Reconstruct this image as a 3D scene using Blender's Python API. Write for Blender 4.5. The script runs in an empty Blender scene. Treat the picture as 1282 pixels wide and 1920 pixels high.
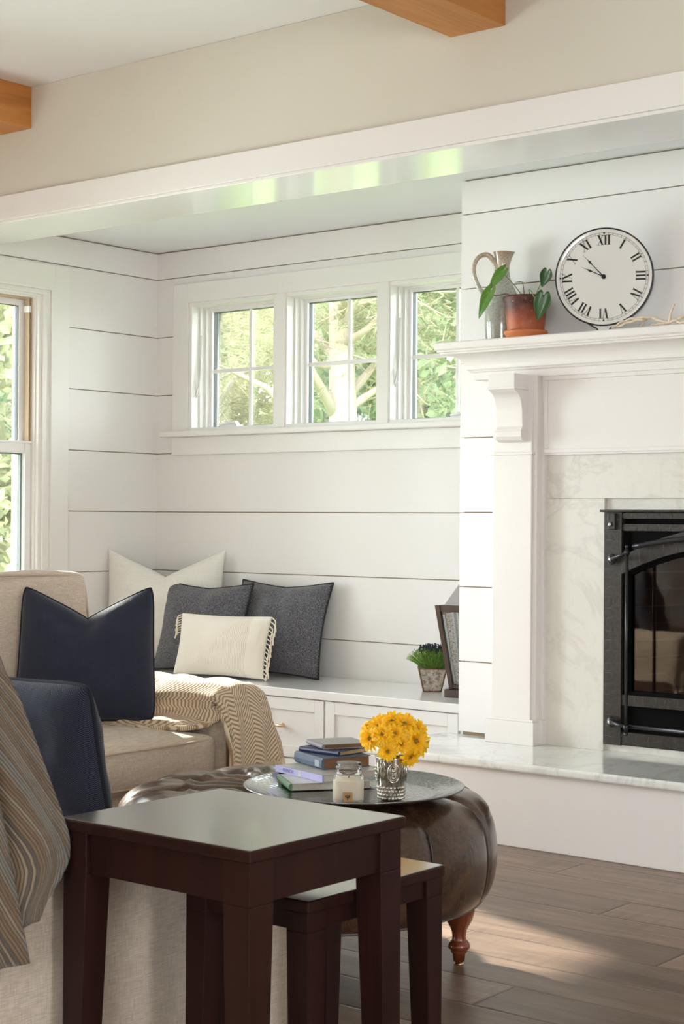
import bpy, bmesh, math, random
from mathutils import Matrix, Vector, Euler, noise
R = random.Random(7)
PI = math.pi
D = math.radians
SC = bpy.context.scene
COL = SC.collection

# ------------------------------------------------------------------ camera
cam_d = bpy.data.cameras.new('camera')
cam = bpy.data.objects.new('camera', cam_d)
COL.objects.link(cam)
cam_d.sensor_fit = 'HORIZONTAL'
cam_d.sensor_width = 24.0
cam_d.lens = 3058.9 / 1282 * 24.0
yaw, pitch, roll = .678071, .004175, .0064906
fw = Vector((-math.sin(yaw) * math.cos(pitch), math.cos(yaw) * math.cos(pitch), math.sin(pitch)))
rt = Vector((math.cos(yaw), math.sin(yaw), 0))
up = rt.cross(fw)
r2 = rt * math.cos(roll) + up * math.sin(roll)
u2 = -rt * math.sin(roll) + up * math.cos(roll)
cam.matrix_world = Matrix(((r2.x, u2.x, -fw.x, 0), (r2.y, u2.y, -fw.y, 0), (r2.z, u2.z, -fw.z, 1.1242), (0, 0, 0, 1)))
cam_d.dof.use_dof = True
cam_d.dof.focus_distance = 5.2
cam_d.dof.aperture_fstop = 20.0
cam_d.clip_start = .05
SC.camera = cam

# ------------------------------------------------------------------ colour management
SC.view_settings.view_transform = 'Standard'
SC.view_settings.look = 'None'
SC.view_settings.gamma = 1
SC.view_settings.use_curve_mapping = False
SC.view_settings.exposure = 0.40
SC.cycles.use_denoising = True
SC.cycles.max_bounces = 8
SC.cycles.diffuse_bounces = 5
SC.cycles.glossy_bounces = 4
SC.cycles.transparent_max_bounces = 16
SC.cycles.sample_clamp_indirect = 6.0

# ------------------------------------------------------------------ world, sun and window light
world = bpy.data.worlds.new('sky')
SC.world = world
world.use_nodes = True
wn = world.node_tree
wn.nodes['Background'].inputs[0].default_value = (.93, .97, 1.0, 1)
wn.nodes['Background'].inputs[1].default_value = 8.0


def sun_light(d, energy, col, ang):
    l = bpy.data.lights.new('sun', 'SUN')
    l.energy = energy
    l.color = col
    l.angle = D(ang)
    o = bpy.data.objects.new('sun', l)
    o.rotation_euler = Vector(d).to_track_quat('-Z', 'Y').to_euler()
    o.location = (-12, 8, 8)
    COL.objects.link(o)


sun_light((2.23, -.70, -1.23), 16.0, (1.0, .93, .82), 1.2)


def window_light(name, loc, d, sx, sy, energy, col=(1, 1, 1)):
    l = bpy.data.lights.new(name, 'AREA')
    l.shape = 'RECTANGLE'
    l.size = sx
    l.size_y = sy
    l.energy = energy
    l.color = col
    o = bpy.data.objects.new(name, l)
    o.location = loc
    o.rotation_euler = Vector(d).to_track_quat('-Z', 'Z').to_euler()
    COL.objects.link(o)


# area lamps added at out-of-view openings to strengthen the daylight
window_light('fill_front', (.8, -2.93, 1.5), (0, 1, 0), 2.1, 1.5, 30, (1, .985, .96))  # fill lamp added behind the camera to brighten the room
window_light('daylight_side', (2.43, 1.2, 1.5), (-1, 0, 0), .95, 1.15, 18, (1, .98, .95))
window_light('daylight_left', (-5.96, .9, 1.3), (1, 0, 0), 3.0, 1.7, 245, (.93, .97, 1))
window_light('daylight_left', (-5.98, 3.42, 1.32), (1, 0, 0), .85, 1.6, 100, (.86, .94, 1))


# ------------------------------------------------------------------ mesh building helpers
class MB:
    def __init__(self):
        self.v = []
        self.f = []
        self.s = []
        self.uv = None

    def add(self, vs, fs, smooth=False, M=None):
        b = len(self.v)
        if M is not None:
            vs = [M @ Vector(p) for p in vs]
        self.v += [tuple(p) for p in vs]
        self.f += [tuple(i + b for i in f) for f in fs]
        self.s += [smooth] * len(fs)
        return self

    def box(self, x0, x1, y0, y1, z0, z1, M=None):
        vs = [(x0, y0, z0), (x1, y0, z0), (x1, y1, z0), (x0, y1, z0), (x0, y0, z1), (x1, y0, z1), (x1, y1, z1), (x0, y1, z1)]
        fs = [(0, 3, 2, 1), (4, 5, 6, 7), (0, 1, 5, 4), (1, 2, 6, 5), (2, 3, 7, 6), (3, 0, 4, 7)]
        return self.add(vs, fs, False, M)

    def hexa(self, p, M=None):          # eight corners, bottom four then top four, both anticlockwise
        return self.add(p, [(0, 3, 2, 1), (4, 5, 6, 7), (0, 1, 5, 4), (1, 2, 6, 5), (2, 3, 7, 6), (3, 0, 4, 7)], False, M)

    def prism(self, pts, z0, z1, M=None, smooth=False):   # polygon in x,y extruded along z
        n = len(pts)
        vs = [(x, y, z0) for x, y in pts] + [(x, y, z1) for x, y in pts]
        fs = [tuple(reversed(range(n))), tuple(range(n, 2 * n))]
        self.add(vs, fs, False, M)
        b = len(self.v) - 2 * n
        for i in range(n):
            j = (i + 1) % n
            self.f.append((b + i, b + j, b + n + j, b + n + i))
            self.s.append(smooth)
        return self

    def tube(self, pts, r, n=10, closed=False, M=None, cap=True):
        pts = [Vector(p) for p in pts]
        m = len(pts)
        rr = r if isinstance(r, (list, tuple)) else [r] * m
        vs = []
        ref = None
        for i in range(m):
            a = pts[(i - 1) % m] if (closed or i > 0) else pts[i]
            c = pts[(i + 1) % m] if (closed or i < m - 1) else pts[i]
            t = (c - a).normalized()
            if ref is None:
                ref = Vector((0, 0, 1)) if abs(t.z) < .9 else Vector((1, 0, 0))
            u = (ref - t * ref.dot(t)).normalized()
            ref = u
            w = t.cross(u)
            for k in range(n):
                g = 2 * PI * k / n
                vs.append(pts[i] + (u * math.cos(g) + w * math.sin(g)) * rr[i])
        fs = []
        for i in range(m if closed else m - 1):
            for k in range(n):
                a = i * n + k
                b = i * n + (k + 1) % n
                c = ((i + 1) % m) * n + (k + 1) % n
                d = ((i + 1) % m) * n + k
                fs.append((a, b, c, d))
        if cap and not closed:
            fs.append(tuple(reversed(range(n))))
            fs.append(tuple(range((m - 1) * n, m * n)))
        return self.add(vs, fs, True, M)

    def lathe(self, prof, n=40, M=None, fn=None, ang0=0, cap=True):  # prof: (radius, z)
        vs = []
        for r, z in prof:
            for k in range(n):
                g = ang0 + 2 * PI * k / n
                q = r if fn is None else fn(r, z, g)
                vs.append((q * math.cos(g), q * math.sin(g), z))
        fs = []
        for i in range(len(prof) - 1):
            for k in range(n):
                fs.append((i * n + k, i * n + (k + 1) % n, (i + 1) * n + (k + 1) % n, (i + 1) * n + k))
        if cap and prof[0][0] > 1e-5:
            fs.append(tuple(reversed(range(n))))
        if cap and prof[-1][0] > 1e-5:
            fs.append(tuple(range((len(prof) - 1) * n, len(prof) * n)))
        return self.add(vs, fs, True, M)

    def grid(self, fn, nu, nv, M=None, closed_u=False):
        vs = []
        for j in range(nv + 1):
            for i in range(nu + 1):
                vs.append(fn(i / nu, j / nv))
        fs = []
        w = nu + 1
        for j in range(nv):
            for i in range(nu):
                a = j * w + i
                fs.append((a, a + 1, a + w + 1, a + w))
        if self.uv is None:
            self.uv = []
        return self.add(vs, fs, True, M)

    def ball(self, c, r, n=12, M=None, sq=(1, 1, 1)):
        vs = []
        fs = []
        m = n // 2
        for j in range(m + 1):
            t = PI * j / m
            for k in range(n):
                g = 2 * PI * k / n
                vs.append((c[0] + r * sq[0] * math.sin(t) * math.cos(g), c[1] + r * sq[1] * math.sin(t) * math.sin(g), c[2] - r * sq[2] * math.cos(t)))
        for j in range(m):
            for k in range(n):
                fs.append((j * n + k, j * n + (k + 1) % n, (j + 1) * n + (k + 1) % n, (j + 1) * n + k))
        return self.add(vs, fs, True, M)

    def build(self, name, mat, parent=None, bevel=0, world=False, weld=False, sub=0, solid=0, seg=2, uvs=None):
        me = bpy.data.meshes.new(name)
        me.from_pydata(self.v, [], self.f)
        me.polygons.foreach_set('use_smooth', self.s)
        if uvs is not None:
            ul = me.uv_layers.new(name='UVMap')
            for lp in me.loops:
                ul.data[lp.index].uv = uvs[lp.vertex_index]
        bm = bmesh.new()
        bm.from_mesh(me)
        if weld:
            bmesh.ops.remove_doubles(bm, verts=bm.verts, dist=1e-5)
        bmesh.ops.recalc_face_normals(bm, faces=bm.faces) if solid == 0 else None
        bm.to_mesh(me)
        bm.free()
        if world and parent is not None:
            me.transform(WM[parent.name].inverted())
        me.materials.append(mat)
        o = bpy.data.objects.new(name, me)
        COL.objects.link(o)
        if parent is not None:
            o.parent = parent
            WM[o.name] = WM[parent.name].copy()
        else:
            WM[o.name] = Matrix.Identity(4)
        if solid:
            m = o.modifiers.new('thickness', 'SOLIDIFY')
            m.thickness = solid
            m.offset = 0
        if bevel:
            m = o.modifiers.new('edge', 'BEVEL')
            m.width = bevel
            m.segments = seg
            m.limit_method = 'ANGLE'
            m.angle_limit = D(35)
            m.harden_normals = False
        if sub:
            m = o.modifiers.new('smooth', 'SUBSURF')
            m.levels = sub
            m.render_levels = sub
        return o


WM = {}


def tag(o, label=None, cat=None, group=None, kind=None):
    if label:
        o['label'] = label
    if cat:
        o['category'] = cat
    if group:
        o['group'] = group
    if kind:
        o['kind'] = kind
    return o


def thing(name, label, cat, loc, rot=(0, 0, 0), group=None, kind=None):
    o = bpy.data.objects.new(name, None)
    o.empty_display_size = .05
    o.location = loc
    o.rotation_euler = rot
    COL.objects.link(o)
    WM[o.name] = Matrix.Translation(loc) @ Euler(rot).to_matrix().to_4x4()
    return tag(o, label, cat, group, kind)


def solo(mb, name, mat, label, cat, loc, rot=(0, 0, 0), group=None, **k):
    o = mb.build(name, mat, None, **k)
    o.location = loc
    o.rotation_euler = rot
    WM[o.name] = Matrix.Translation(loc) @ Euler(rot).to_matrix().to_4x4()
    return tag(o, label, cat, group)


def copy_tree(o, parent=None):
    c = o.copy()
    COL.objects.link(c)
    c.parent = parent
    for ch in list(o.children):
        copy_tree(ch, c)
    return c


def struct(mb, name, mat, parent=None, **k):
    o = mb.build(name, mat, parent, **k)
    if parent is None:
        o['kind'] = 'structure'
    return o


# ------------------------------------------------------------------ materials
class NT:
    def __init__(self, name):
        self.m = bpy.data.materials.new(name)
        self.m.use_nodes = True
        self.t = self.m.node_tree
        self.t.nodes.clear()
        self.out = self.t.nodes.new('ShaderNodeOutputMaterial')

    def n(self, typ, **k):
        nd = self.t.nodes.new('ShaderNode' + typ)
        for a, b in k.items():
            if a.startswith('i_'):
                key = a[2:]
                sk = nd.inputs[int(key)] if key.isdigit() else nd.inputs[key.replace('_', ' ')]
                self.put(sk, b)
            else:
                setattr(nd, a, b)
        return nd

    def put(self, sk, b):
        if isinstance(b, bpy.types.NodeSocket):
            self.t.links.new(b, sk)
        elif isinstance(b, bpy.types.Node):
            self.t.links.new(b.outputs[0], sk)
        elif isinstance(b, (tuple, list)) and len(b) == 3 and sk.type == 'RGBA':
            sk.default_value = (*b, 1)
        else:
            sk.default_value = b

    def math(self, op, a, b=0.0, c=None):
        nd = self.t.nodes.new('ShaderNodeMath')
        nd.operation = op
        self.put(nd.inputs[0], a)
        self.put(nd.inputs[1], b)
        if c is not None:
            self.put(nd.inputs[2], c)
        return nd.outputs[0]

    def mix(self, f, a, b, mode='MIX'):
        nd = self.t.nodes.new('ShaderNodeMix')
        nd.data_type = 'RGBA'
        nd.blend_type = mode
        self.put(nd.inputs[0], f)
        self.put(nd.inputs[6], a)
        self.put(nd.inputs[7], b)
        return nd.outputs[2]

    def ramp(self, f, stops):
        nd = self.t.nodes.new('ShaderNodeValToRGB')
        self.put(nd.inputs[0], f)
        e = nd.color_ramp.elements
        while len(e) < len(stops):
            e.new(.5)
        for i, (p, c) in enumerate(stops):
            e[i].position = p
            e[i].color = (*c, 1) if len(c) == 3 else c
        return nd.outputs[0]

    def co(self, kind='Object', scale=(1, 1, 1), rot=(0, 0, 0)):
        tc = self.t.nodes.new('ShaderNodeTexCoord')
        mp = self.t.nodes.new('ShaderNodeMapping')
        mp.inputs['Scale'].default_value = scale
        mp.inputs['Rotation'].default_value = rot
        self.t.links.new(tc.outputs[kind], mp.inputs[0])
        return mp.outputs[0]

    def noise(self, co, scale, detail=4, rough=.55, dist=0.0):
        nd = self.n('TexNoise')
        self.put(nd.inputs['Vector'], co)
        nd.inputs['Scale'].default_value = scale
        nd.inputs['Detail'].default_value = detail
        nd.inputs['Roughness'].default_value = rough
        nd.inputs['Distortion'].default_value = dist
        return nd.outputs[0]

    def bump(self, h, strength=.3, dist=.01, nrm=None):
        nd = self.n('Bump')
        self.put(nd.inputs['Height'], h)
        nd.inputs['Strength'].default_value = strength
        nd.inputs['Distance'].default_value = dist
        if nrm is not None:
            self.put(nd.inputs['Normal'], nrm)
        return nd.outputs[0]

    def pbr(self, color, rough=.5, metal=0.0, normal=None, **k):
        p = self.n('BsdfPrincipled')
        self.put(p.inputs['Base Color'], color)
        self.put(p.inputs['Roughness'], rough)
        self.put(p.inputs['Metallic'], metal)
        if normal is not None:
            self.put(p.inputs['Normal'], normal)
        for a, b in k.items():
            self.put(p.inputs[a.replace('_', ' ')], b)
        self.t.links.new(p.outputs[0], self.out.inputs[0])
        self.p = p
        return self.m


def plain(name, col, rough=.5, metal=0.0, bump=0, bs=60, var=0, **k):
    t = NT(name)
    co = t.co()
    c = col
    if var:
        f = t.noise(co, bs * .3, 4)
        c = t.mix(f, tuple(x * (1 - var) for x in col), tuple(min(1, x * (1 + var)) for x in col))
    nm = t.bump(t.noise(co, bs, 5), bump, .004) if bump else None
    return t.pbr(c, rough, metal, nm, **k)


def fabric(name, col, col2, sc=420, bump=.5, rough=.9, sheen=.25, slub=.5):
    """Woven cloth: fine crossed threads with slubs."""
    t = NT(name)
    a = t.noise(t.co(scale=(1, 1, .06)), sc, 2)
    b = t.noise(t.co(scale=(.06, .06, 1)), sc, 2)
    h = t.math('ADD', a, b)
    f = t.math('MULTIPLY', t.math('SUBTRACT', h, .75), 2.0 * slub)
    f2 = t.noise(t.co(), 5, 3)
    c = t.mix(t.math('ADD', f, t.math('MULTIPLY', t.math('SUBTRACT', f2, .5), .25)), col2, col)
    return t.pbr(c, rough, 0, t.bump(h, bump, .0015), Sheen_Weight=sheen)


MT = {}
MT['white'] = plain('white_paint', (.82, .80, .795), .38, bump=.04, bs=30)
MT['white_gloss'] = plain('gloss_white_paint', (.80, .795, .80), .22, bump=.05, bs=7, Specular_IOR_Level=.8, Coat_Weight=.6, Coat_Roughness=.12)
MT['white_satin'] = plain('satin_white_paint', (.83, .82, .80), .30, bump=.02, bs=20)
MT['lilac_ceiling'] = plain('flat_ceiling_paint', (.74, .715, .72), .8)
MT['nook_ceiling'] = plain('nook_ceiling_paint', (.86, .88, .92), .6)
MT['beige_wall'] = plain('beige_wall_paint', (.64, .595, .515), .75, bump=.03, bs=90)
MT['gap'] = plain('board_backing', (.42, .33, .23), .9)
MT['trim_white'] = plain('trim_paint', (.80, .765, .75), .35)
MT['vinyl'] = plain('white_vinyl', (.86, .86, .86), .3)
MT['tan_track'] = plain('tan_jamb_liner', (.52, .40, .27), .5)
MT['gasket'] = plain('grey_gasket', (.10, .11, .12), .5)
MT['brass'] = plain('warm_brass', (.80, .56, .32), .25, 1.0)
MT['chrome'] = plain('dark_steel_pin', (.55, .54, .52), .3, 1.0)
MT['black'] = plain('matte_black', (.006, .006, .006), .6)

# glass that lets straight light through
t = NT('window_glass')
fr = t.n('Fresnel')
fr.inputs[0].default_value = 1.45
mx = t.n('MixShader')
t.put(mx.inputs[0], t.math('MULTIPLY', fr.outputs[0], .9))
t.put(mx.inputs[1], t.n('BsdfTransparent', i_0=(.95, .97, .96)))
t.put(mx.inputs[2], t.n('BsdfGlossy', i_Roughness=.01))
t.t.links.new(mx.outputs[0], t.out.inputs[0])
MT['glass'] = t.m
t = NT('smoky_fire_glass')
fr = t.n('Fresnel')
fr.inputs[0].default_value = 1.5
mx = t.n('MixShader')
t.put(mx.inputs[0], t.math('MULTIPLY', fr.outputs[0], 1.6))
t.put(mx.inputs[1], t.n('BsdfTransparent', i_0=(.55, .50, .46)))
t.put(mx.inputs[2], t.n('BsdfGlossy', i_Roughness=.03))
t.t.links.new(mx.outputs[0], t.out.inputs[0])
MT['fire_glass'] = t.m
MT['jar_glass'] = plain('clear_jar_glass', (.98, .985, .985), .03, Transmission_Weight=1.0, IOR=1.18)


def wood(name, c1, c2, c3, axis='x', sc=6, rough=.45, bump=.1, coat=0.0, knots=False, **k):
    t = NT(name)
    s = {'x': (.09, 1, 1), 'y': (1, .09, 1), 'z': (1, 1, .09)}[axis]
    co = t.co(scale=s)
    a = t.noise(co, sc * 3, 8, .62, 1.2)
    b = t.noise(co, sc * 14, 4, .6, .3)
    c = t.ramp(a, [(.28, c1), (.52, c2), (.75, c3)])
    c = t.mix(t.math('MULTIPLY', b, .35), c, c1)
    if knots:
        v = t.n('TexVoronoi')
        t.put(v.inputs['Vector'], t.co(scale={'x': (.45, 1, 1), 'y': (1, .45, 1), 'z': (1, 1, .45)}[axis]))
        v.inputs['Scale'].default_value = 3.1
        kf = t.ramp(v.outputs['Distance'], [(.0, (1, 1, 1)), (.055, (.8, .8, .8)), (.09, (0, 0, 0))])
        c = t.mix(kf, c, (.09, .03, .012))
    return t.pbr(c, rough, 0, t.bump(b, bump, .003), Coat_Weight=coat, Coat_Roughness=.15, **k)


MT['beam_wood'] = wood('honey_pine', (.36, .125, .025), (.54, .22, .05), (.66, .31, .09), 'y', 4, .5, .2, knots=True)
MT['espresso'] = wood('espresso_wood', (.015, .0045, .0035), (.025, .0078, .0058), (.037, .0115, .0085), 'z', 8, .42, .05, coat=.0, Specular_IOR_Level=.2)
MT['espresso_top'] = wood('espresso_table_top', (.016, .010, .007), (.028, .018, .013), (.045, .03, .022), 'x', 8, .26, .04, coat=1.0)
MT['cherry'] = wood('cherry_wood', (.14, .028, .010), (.22, .05, .018), (.30, .075, .03), 'z', 8, .25, .02, coat=.6)

# floor: hand-scraped planks laid along x, each with its own tone
t = NT('plank_floor')
tc = t.n('TexCoord')
sp = t.n('SeparateXYZ')
t.put(sp.inputs[0], tc.outputs['Object'])
X, Y = sp.outputs[0], sp.outputs[1]
PW, PL = .19, 1.5
ry = t.math('DIVIDE', t.math('SUBTRACT', Y, .10), PW)
row = t.math('FLOOR', ry)
cx_ = t.math('DIVIDE', t.math('ADD', X, t.math('ADD', t.math('MULTIPLY', row, .942), -18.936)), PL)
col_ = t.math('FLOOR', cx_)
cmb = t.n('CombineXYZ')
t.put(cmb.inputs[0], row)
t.put(cmb.inputs[1], col_)
wnz = t.n('TexWhiteNoise')
t.put(wnz.inputs['Vector'], cmb.outputs[0])
rnd = wnz.outputs['Value']
fy = t.math('FRACT', ry)
fx = t.math('FRACT', cx_)
ey = t.math('MULTIPLY', t.math('MINIMUM', fy, t.math('SUBTRACT', 1.0, fy)), PW)
ex = t.math('MULTIPLY', t.math('MINIMUM', fx, t.math('SUBTRACT', 1.0, fx)), PL)
edge = t.math('MINIMUM', ey, ex)
seam = t.math('LESS_THAN', edge, .0016)
lip = t.math('MINIMUM', t.math('MULTIPLY', edge, 120.0), 1.0)
off = t.n('CombineXYZ')
t.put(off.inputs[0], t.math('MULTIPLY', rnd, 37.0))
t.put(off.inputs[1], t.math('MULTIPLY', rnd, 11.0))
va = t.n('VectorMath', operation='ADD')
t.put(va.inputs[0], tc.outputs['Object'])
t.put(va.inputs[1], off.outputs[0])
mp = t.n('Mapping')
t.put(mp.inputs[0], va.outputs[0])
mp.inputs['Scale'].default_value = (.12, 1, 1)
g1 = t.noise(mp.outputs[0], 16, 8, .65, 1.0)
g2 = t.noise(mp.outputs[0], 90, 3, .6)
mp2 = t.n('Mapping')
t.put(mp2.inputs[0], va.outputs[0])
mp2.inputs['Scale'].default_value = (1, .12, 1)
g3 = t.noise(mp2.outputs[0], 45, 2, .5, .4)
patch = t.ramp(t.noise(va.outputs[0], 1.7, 2), [(.50, (0, 0, 0)), (.66, (1, 1, 1))])
base = t.ramp(g1, [(.25, (.125, .080, .058)), (.5, (.225, .150, .110)), (.78, (.33, .235, .175))])
tone = t.math('ADD', .70, t.math('MULTIPLY', rnd, .65))
hs = t.n('HueSaturation')
t.put(hs.inputs['Color'], base)
t.put(hs.inputs['Value'], tone)
c = t.mix(t.math('MULTIPLY', g2, .35), hs.outputs[0], (.07, .038, .025))
c = t.mix(t.math('MULTIPLY', t.math('MULTIPLY', patch, t.math('GREATER_THAN', g3, .56)), .35), c, (.07, .04, .028))
c = t.mix(seam, c, (.02, .011, .008))
hgt = t.math('ADD', t.math('ADD', t.math('MULTIPLY', g1, .5), t.math('MULTIPLY', g3, t.math('MULTIPLY', patch, .6))), t.math('MULTIPLY', lip, 1.2))
rg = t.math('ADD', .30, t.math('MULTIPLY', g2, .16))
MT['floor'] = t.pbr(c, rg, 0, t.bump(hgt, .35, .004), Specular_IOR_Level=.6)


def marble(name, base, vein, vs=2.2, strength=.4, rough=.12, coat=.5):
    t = NT(name)
    co = t.co(rot=(0, 0, .5))
    w = t.noise(co, vs, 9, .62, 1.4)
    v = t.ramp(w, [(.46, (0, 0, 0)), (.495, (1, 1, 1)), (.53, (0, 0, 0))])
    w2 = t.noise(t.co(scale=(1, 1, .5), rot=(0, .6, .3)), vs * 6, 6, .7, 2.2)
    v2 = t.ramp(w2, [(.50, (0, 0, 0)), (.70, (.6, .6, .6))])
    m_ = t.noise(co, vs * .6, 3)
    f = t.math('MULTIPLY', t.math('ADD', t.math('MULTIPLY', v, m_), t.math('MULTIPLY', v2, .5)), strength)
    c = t.mix(f, base, vein)
    return t.pbr(c, rough, 0, None, Coat_Weight=coat, Coat_Roughness=.08)


MT['marble_wall'] = marble('honed_marble', (.73, .71, .66), (.42, .39, .33), 2.0, .55, .35, .1)
MT['marble_hearth'] = marble('polished_marble', (.80, .81, .79), (.25, .28, .29), 2.4, .45, .10, .6)

# ------------------------------------------------------------------ the room
S = .289
GAPS = [2.3087 - S * i for i in range(8)]          # joints between the shiplap boards
CEIL = 2.88
NOOK = 2.444
LX, WY, CY = -5.833, 5.761, 5.231
HY0, HY1, SOF = 4.384, 4.711, 2.340


def boards(mb, axis, face, out, u0, u1, z0, z1, holes, thick=.012, g=.0045):
    """Shiplap boards on one wall plane; out = direction of the boards' thickness away from the face."""
    zs = [z0] + [q for q in sorted(GAPS) if z0 + .01 < q < z1 - .003] + [z1]
    for i in range(len(zs) - 1):
        a = zs[i] + (g / 2 if i > 0 else 0)
        b = zs[i + 1] - g / 2
        cuts = sorted({a, b} | {q for h in holes for q in (h[2], h[3]) if a < q < b})
        for j in range(len(cuts) - 1):
            p, q = cuts[j], cuts[j + 1]
            segs = [(u0, u1)]
            for h in holes:
                if h[2] < (p + q) / 2 < h[3]:
                    n = []
                    for s0, s1 in segs:
                        if h[0] > s0:
                            n.append((s0, min(s1, h[0])))
                        if h[1] < s1:
                            n.append((max(s0, h[1]), s1))
                    segs = [k for k in n if k[1] - k[0] > .001]
            for s0, s1 in segs:
                f0, f1 = sorted((face, face - out * thick))
                if axis == 'x':
                    mb.box(s0, s1, f0, f1, p, q)
                else:
                    mb.box(f0, f1, s0, s1, p, q)


def slab_holes(mb, axis, f0, f1, u0, u1, z0, z1, holes):
    us = sorted({u0, u1} | {q for h in holes for q in h[:2]})
    zs = sorted({z0, z1} | {q for h in holes for q in h[2:]})
    for i in range(len(us) - 1):
        for j in range(len(zs) - 1):
            cu, cz = (us[i] + us[i + 1]) / 2, (zs[j] + zs[j + 1]) / 2
            if any(h[0] < cu < h[1] and h[2] < cz < h[3] for h in holes):
                continue
            if axis == 'x':
                mb.box(us[i], us[i + 1], f0, f1, zs[j], zs[j + 1])
            else:
                mb.box(f0, f1, us[i], us[i + 1], zs[j], zs[j + 1])


struct(MB().box(-6.1, 2.7, -3.2, 6.0, -.12, 0), 'floor', MT['floor'])
struct(MB().box(-6.1, 2.7, -3.2, HY1, CEIL, CEIL + .1), 'ceiling', MT['lilac_ceiling'])
struct(MB().box(-6.1, 2.7, HY1, 6.0, NOOK, NOOK + .1), 'ceiling', MT['nook_ceiling'])

# back wall with one opening for the three awning windows
BW = [(-5.585, -5.035), (-4.972, -4.424), (-4.367, -3.819)]
BZ0, BZ1 = 1.545, 2.172
bh = [(a, b, BZ0, BZ1) for a, b in BW]
m = MB()
boards(m, 'x', WY, -1, LX, 2.5, 0, NOOK - .004, [(-5.60, -3.80, BZ0 - .01, BZ1 + .01)])
wb = struct(m, 'wall_back', MT['white'])
m = MB()
slab_holes(m, 'x', WY + .0125, WY + .18, LX, 2.6, 0, NOOK, bh)
m.build('board_backing', MT['gap'], wb)

LW = [(4.09, 4.99), (2.97, 3.87), (-.7, .7), (1.0, 2.4)]
LZ0, LZ1 = .50, 2.146
lh = [(a, b, LZ0, LZ1) for a, b in LW]
m = MB()
boards(m, 'y', LX, 1, -3.0, WY, 0, NOOK - .004, [(a - .02, b + .02, LZ0 - .02, LZ1 + .02) for a, b in LW])
m.box(LX - .012, LX, -3.0, HY0, NOOK, CEIL)
wl = struct(m, 'wall_left', MT['white'])
m = MB()
slab_holes(m, 'y', LX - .18, LX - .0125, -3.1, WY + .1, 0, CEIL, lh)
m.build('board_backing', MT['gap'], wl)
# the two walls behind and beside the camera, with their openings
m = MB()
slab_holes(m, 'x', -3.12, -3.0, -6.1, 2.6, 0, CEIL, [(-.3, 1.9, .7, 2.3)])
struct(m, 'wall_front', MT['beige_wall'])
m = MB()
slab_holes(m, 'y', 2.5, 2.62, -3.0, 6.0, 0, CEIL, [(.7, 1.7, .9, 2.1)])
struct(m, 'wall_right', MT['beige_wall'])
# header between main room and nook
hd = struct(MB().box(LX, 2.5, HY0, HY1 - .002, 2.44, CEIL - .001), 'wall_header', MT['beige_wall'])
m = MB().box(LX, 2.5, HY0 - .014, HY0, 2.352, 2.453)
m.box(LX, 2.5, HY0 - .006, HY0, 2.341, 2.352)
struct(m, 'trim_1', MT['trim_white'], bevel=.002)
struct(MB().box(LX, 2.5, HY0 - .004, HY1, SOF, SOF + .03), 'trim_2', MT['white_gloss'])
struct(MB().box(LX, 2.5, HY1 - .004, HY1 + .002, SOF + .001, NOOK), 'trim_3', MT['white'])

# chimney breast clad with the same boards
CX0, CX1 = -3.625, -1.375
m = MB()
FBH = (-3.0, -2.0, .292, 1.20)
boards(m, 'x', CY, -1, CX0, CX1, .303, NOOK - .004, [(-3.19, -1.81, .2, 1.36)])
boards(m, 'y', CX0, -1, CY + .0125, WY, .0, NOOK - .004, [])
boards(m, 'y', CX1, 1, CY + .0125, WY, .0, NOOK - .004, [])
wc = struct(m, 'wall_chimney', MT['white'])
m = MB()
slab_holes(m, 'x', CY + .0125, CY + .13, CX0 + .0125, CX1 - .0125, 0, NOOK, [(-2.97, -2.03, .31, 1.165)])
m.box(CX0 + .0125, CX0 + .06, CY + .13, WY, 0, NOOK)
m.box(CX1 - .06, CX1 - .0125, CY + .13, WY, 0, NOOK)
m.build('board_backing', MT['gap'], wc)

# ------------------------------------------------------------------ ceiling beams
solo(MB().box(-.107, .107, -7.0, 0, 0, .174), 'ceiling_beam', MT['beam_wood'], 'honey pine ceiling beam with a dark knot near its end, ending above the clock side of the wall', 'beam', (-2.979, HY0, 2.706), group='ceiling beams', bevel=.003)
solo(MB().box(-.115, .115, -7.0, 0, 0, .170), 'ceiling_beam', MT['beam_wood'], 'honey pine ceiling beam at the left edge, above the tall window', 'beam', (-5.287, HY0, 2.710), group='ceiling beams', bevel=.003)


# ------------------------------------------------------------------ windows of the bench wall
m = MB()
m.box(-5.703, -5.600, WY - .020, WY, 1.55, 2.270)          # left casing
m.box(-5.600, -3.70, WY - .020, WY, 2.176, 2.270)          # head casing
m.box(-5.033, -4.974, WY - .020, WY, 1.55, 2.176)
m.box(-4.422, -4.369, WY - .020, WY, 1.55, 2.176)
m.box(-3.817, -3.70, WY - .020, WY, 1.55, 2.176)
struct(m, 'trim_4', MT['white_satin'], bevel=.002)
struct(MB().box(-5.752, -3.66, WY - .062, WY + .02, 1.520, 1.548), 'trim_5', MT['white_satin'], bevel=.006)
struct(MB().box(-5.706, -3.70, WY - .022, WY, 1.432, 1.520), 'trim_6', MT['white_satin'], bevel=.003)


def frame(mb, x0, x1, z0, z1, w, y0, y1, wb_=None, wt=None, axis='x'):
    wb_ = w if wb_ is None else wb_
    wt = w if wt is None else wt
    for a in ((x0, x0 + w, z0, z1), (x1 - w, x1, z0, z1), (x0 + w, x1 - w, z0, z0 + wb_), (x0 + w, x1 - w, z1 - wt, z1)):
        if axis == 'x':
            mb.box(a[0], a[1], y0, y1, a[2], a[3])
        else:
            mb.box(y0, y1, a[0], a[1], a[2], a[3])


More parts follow.
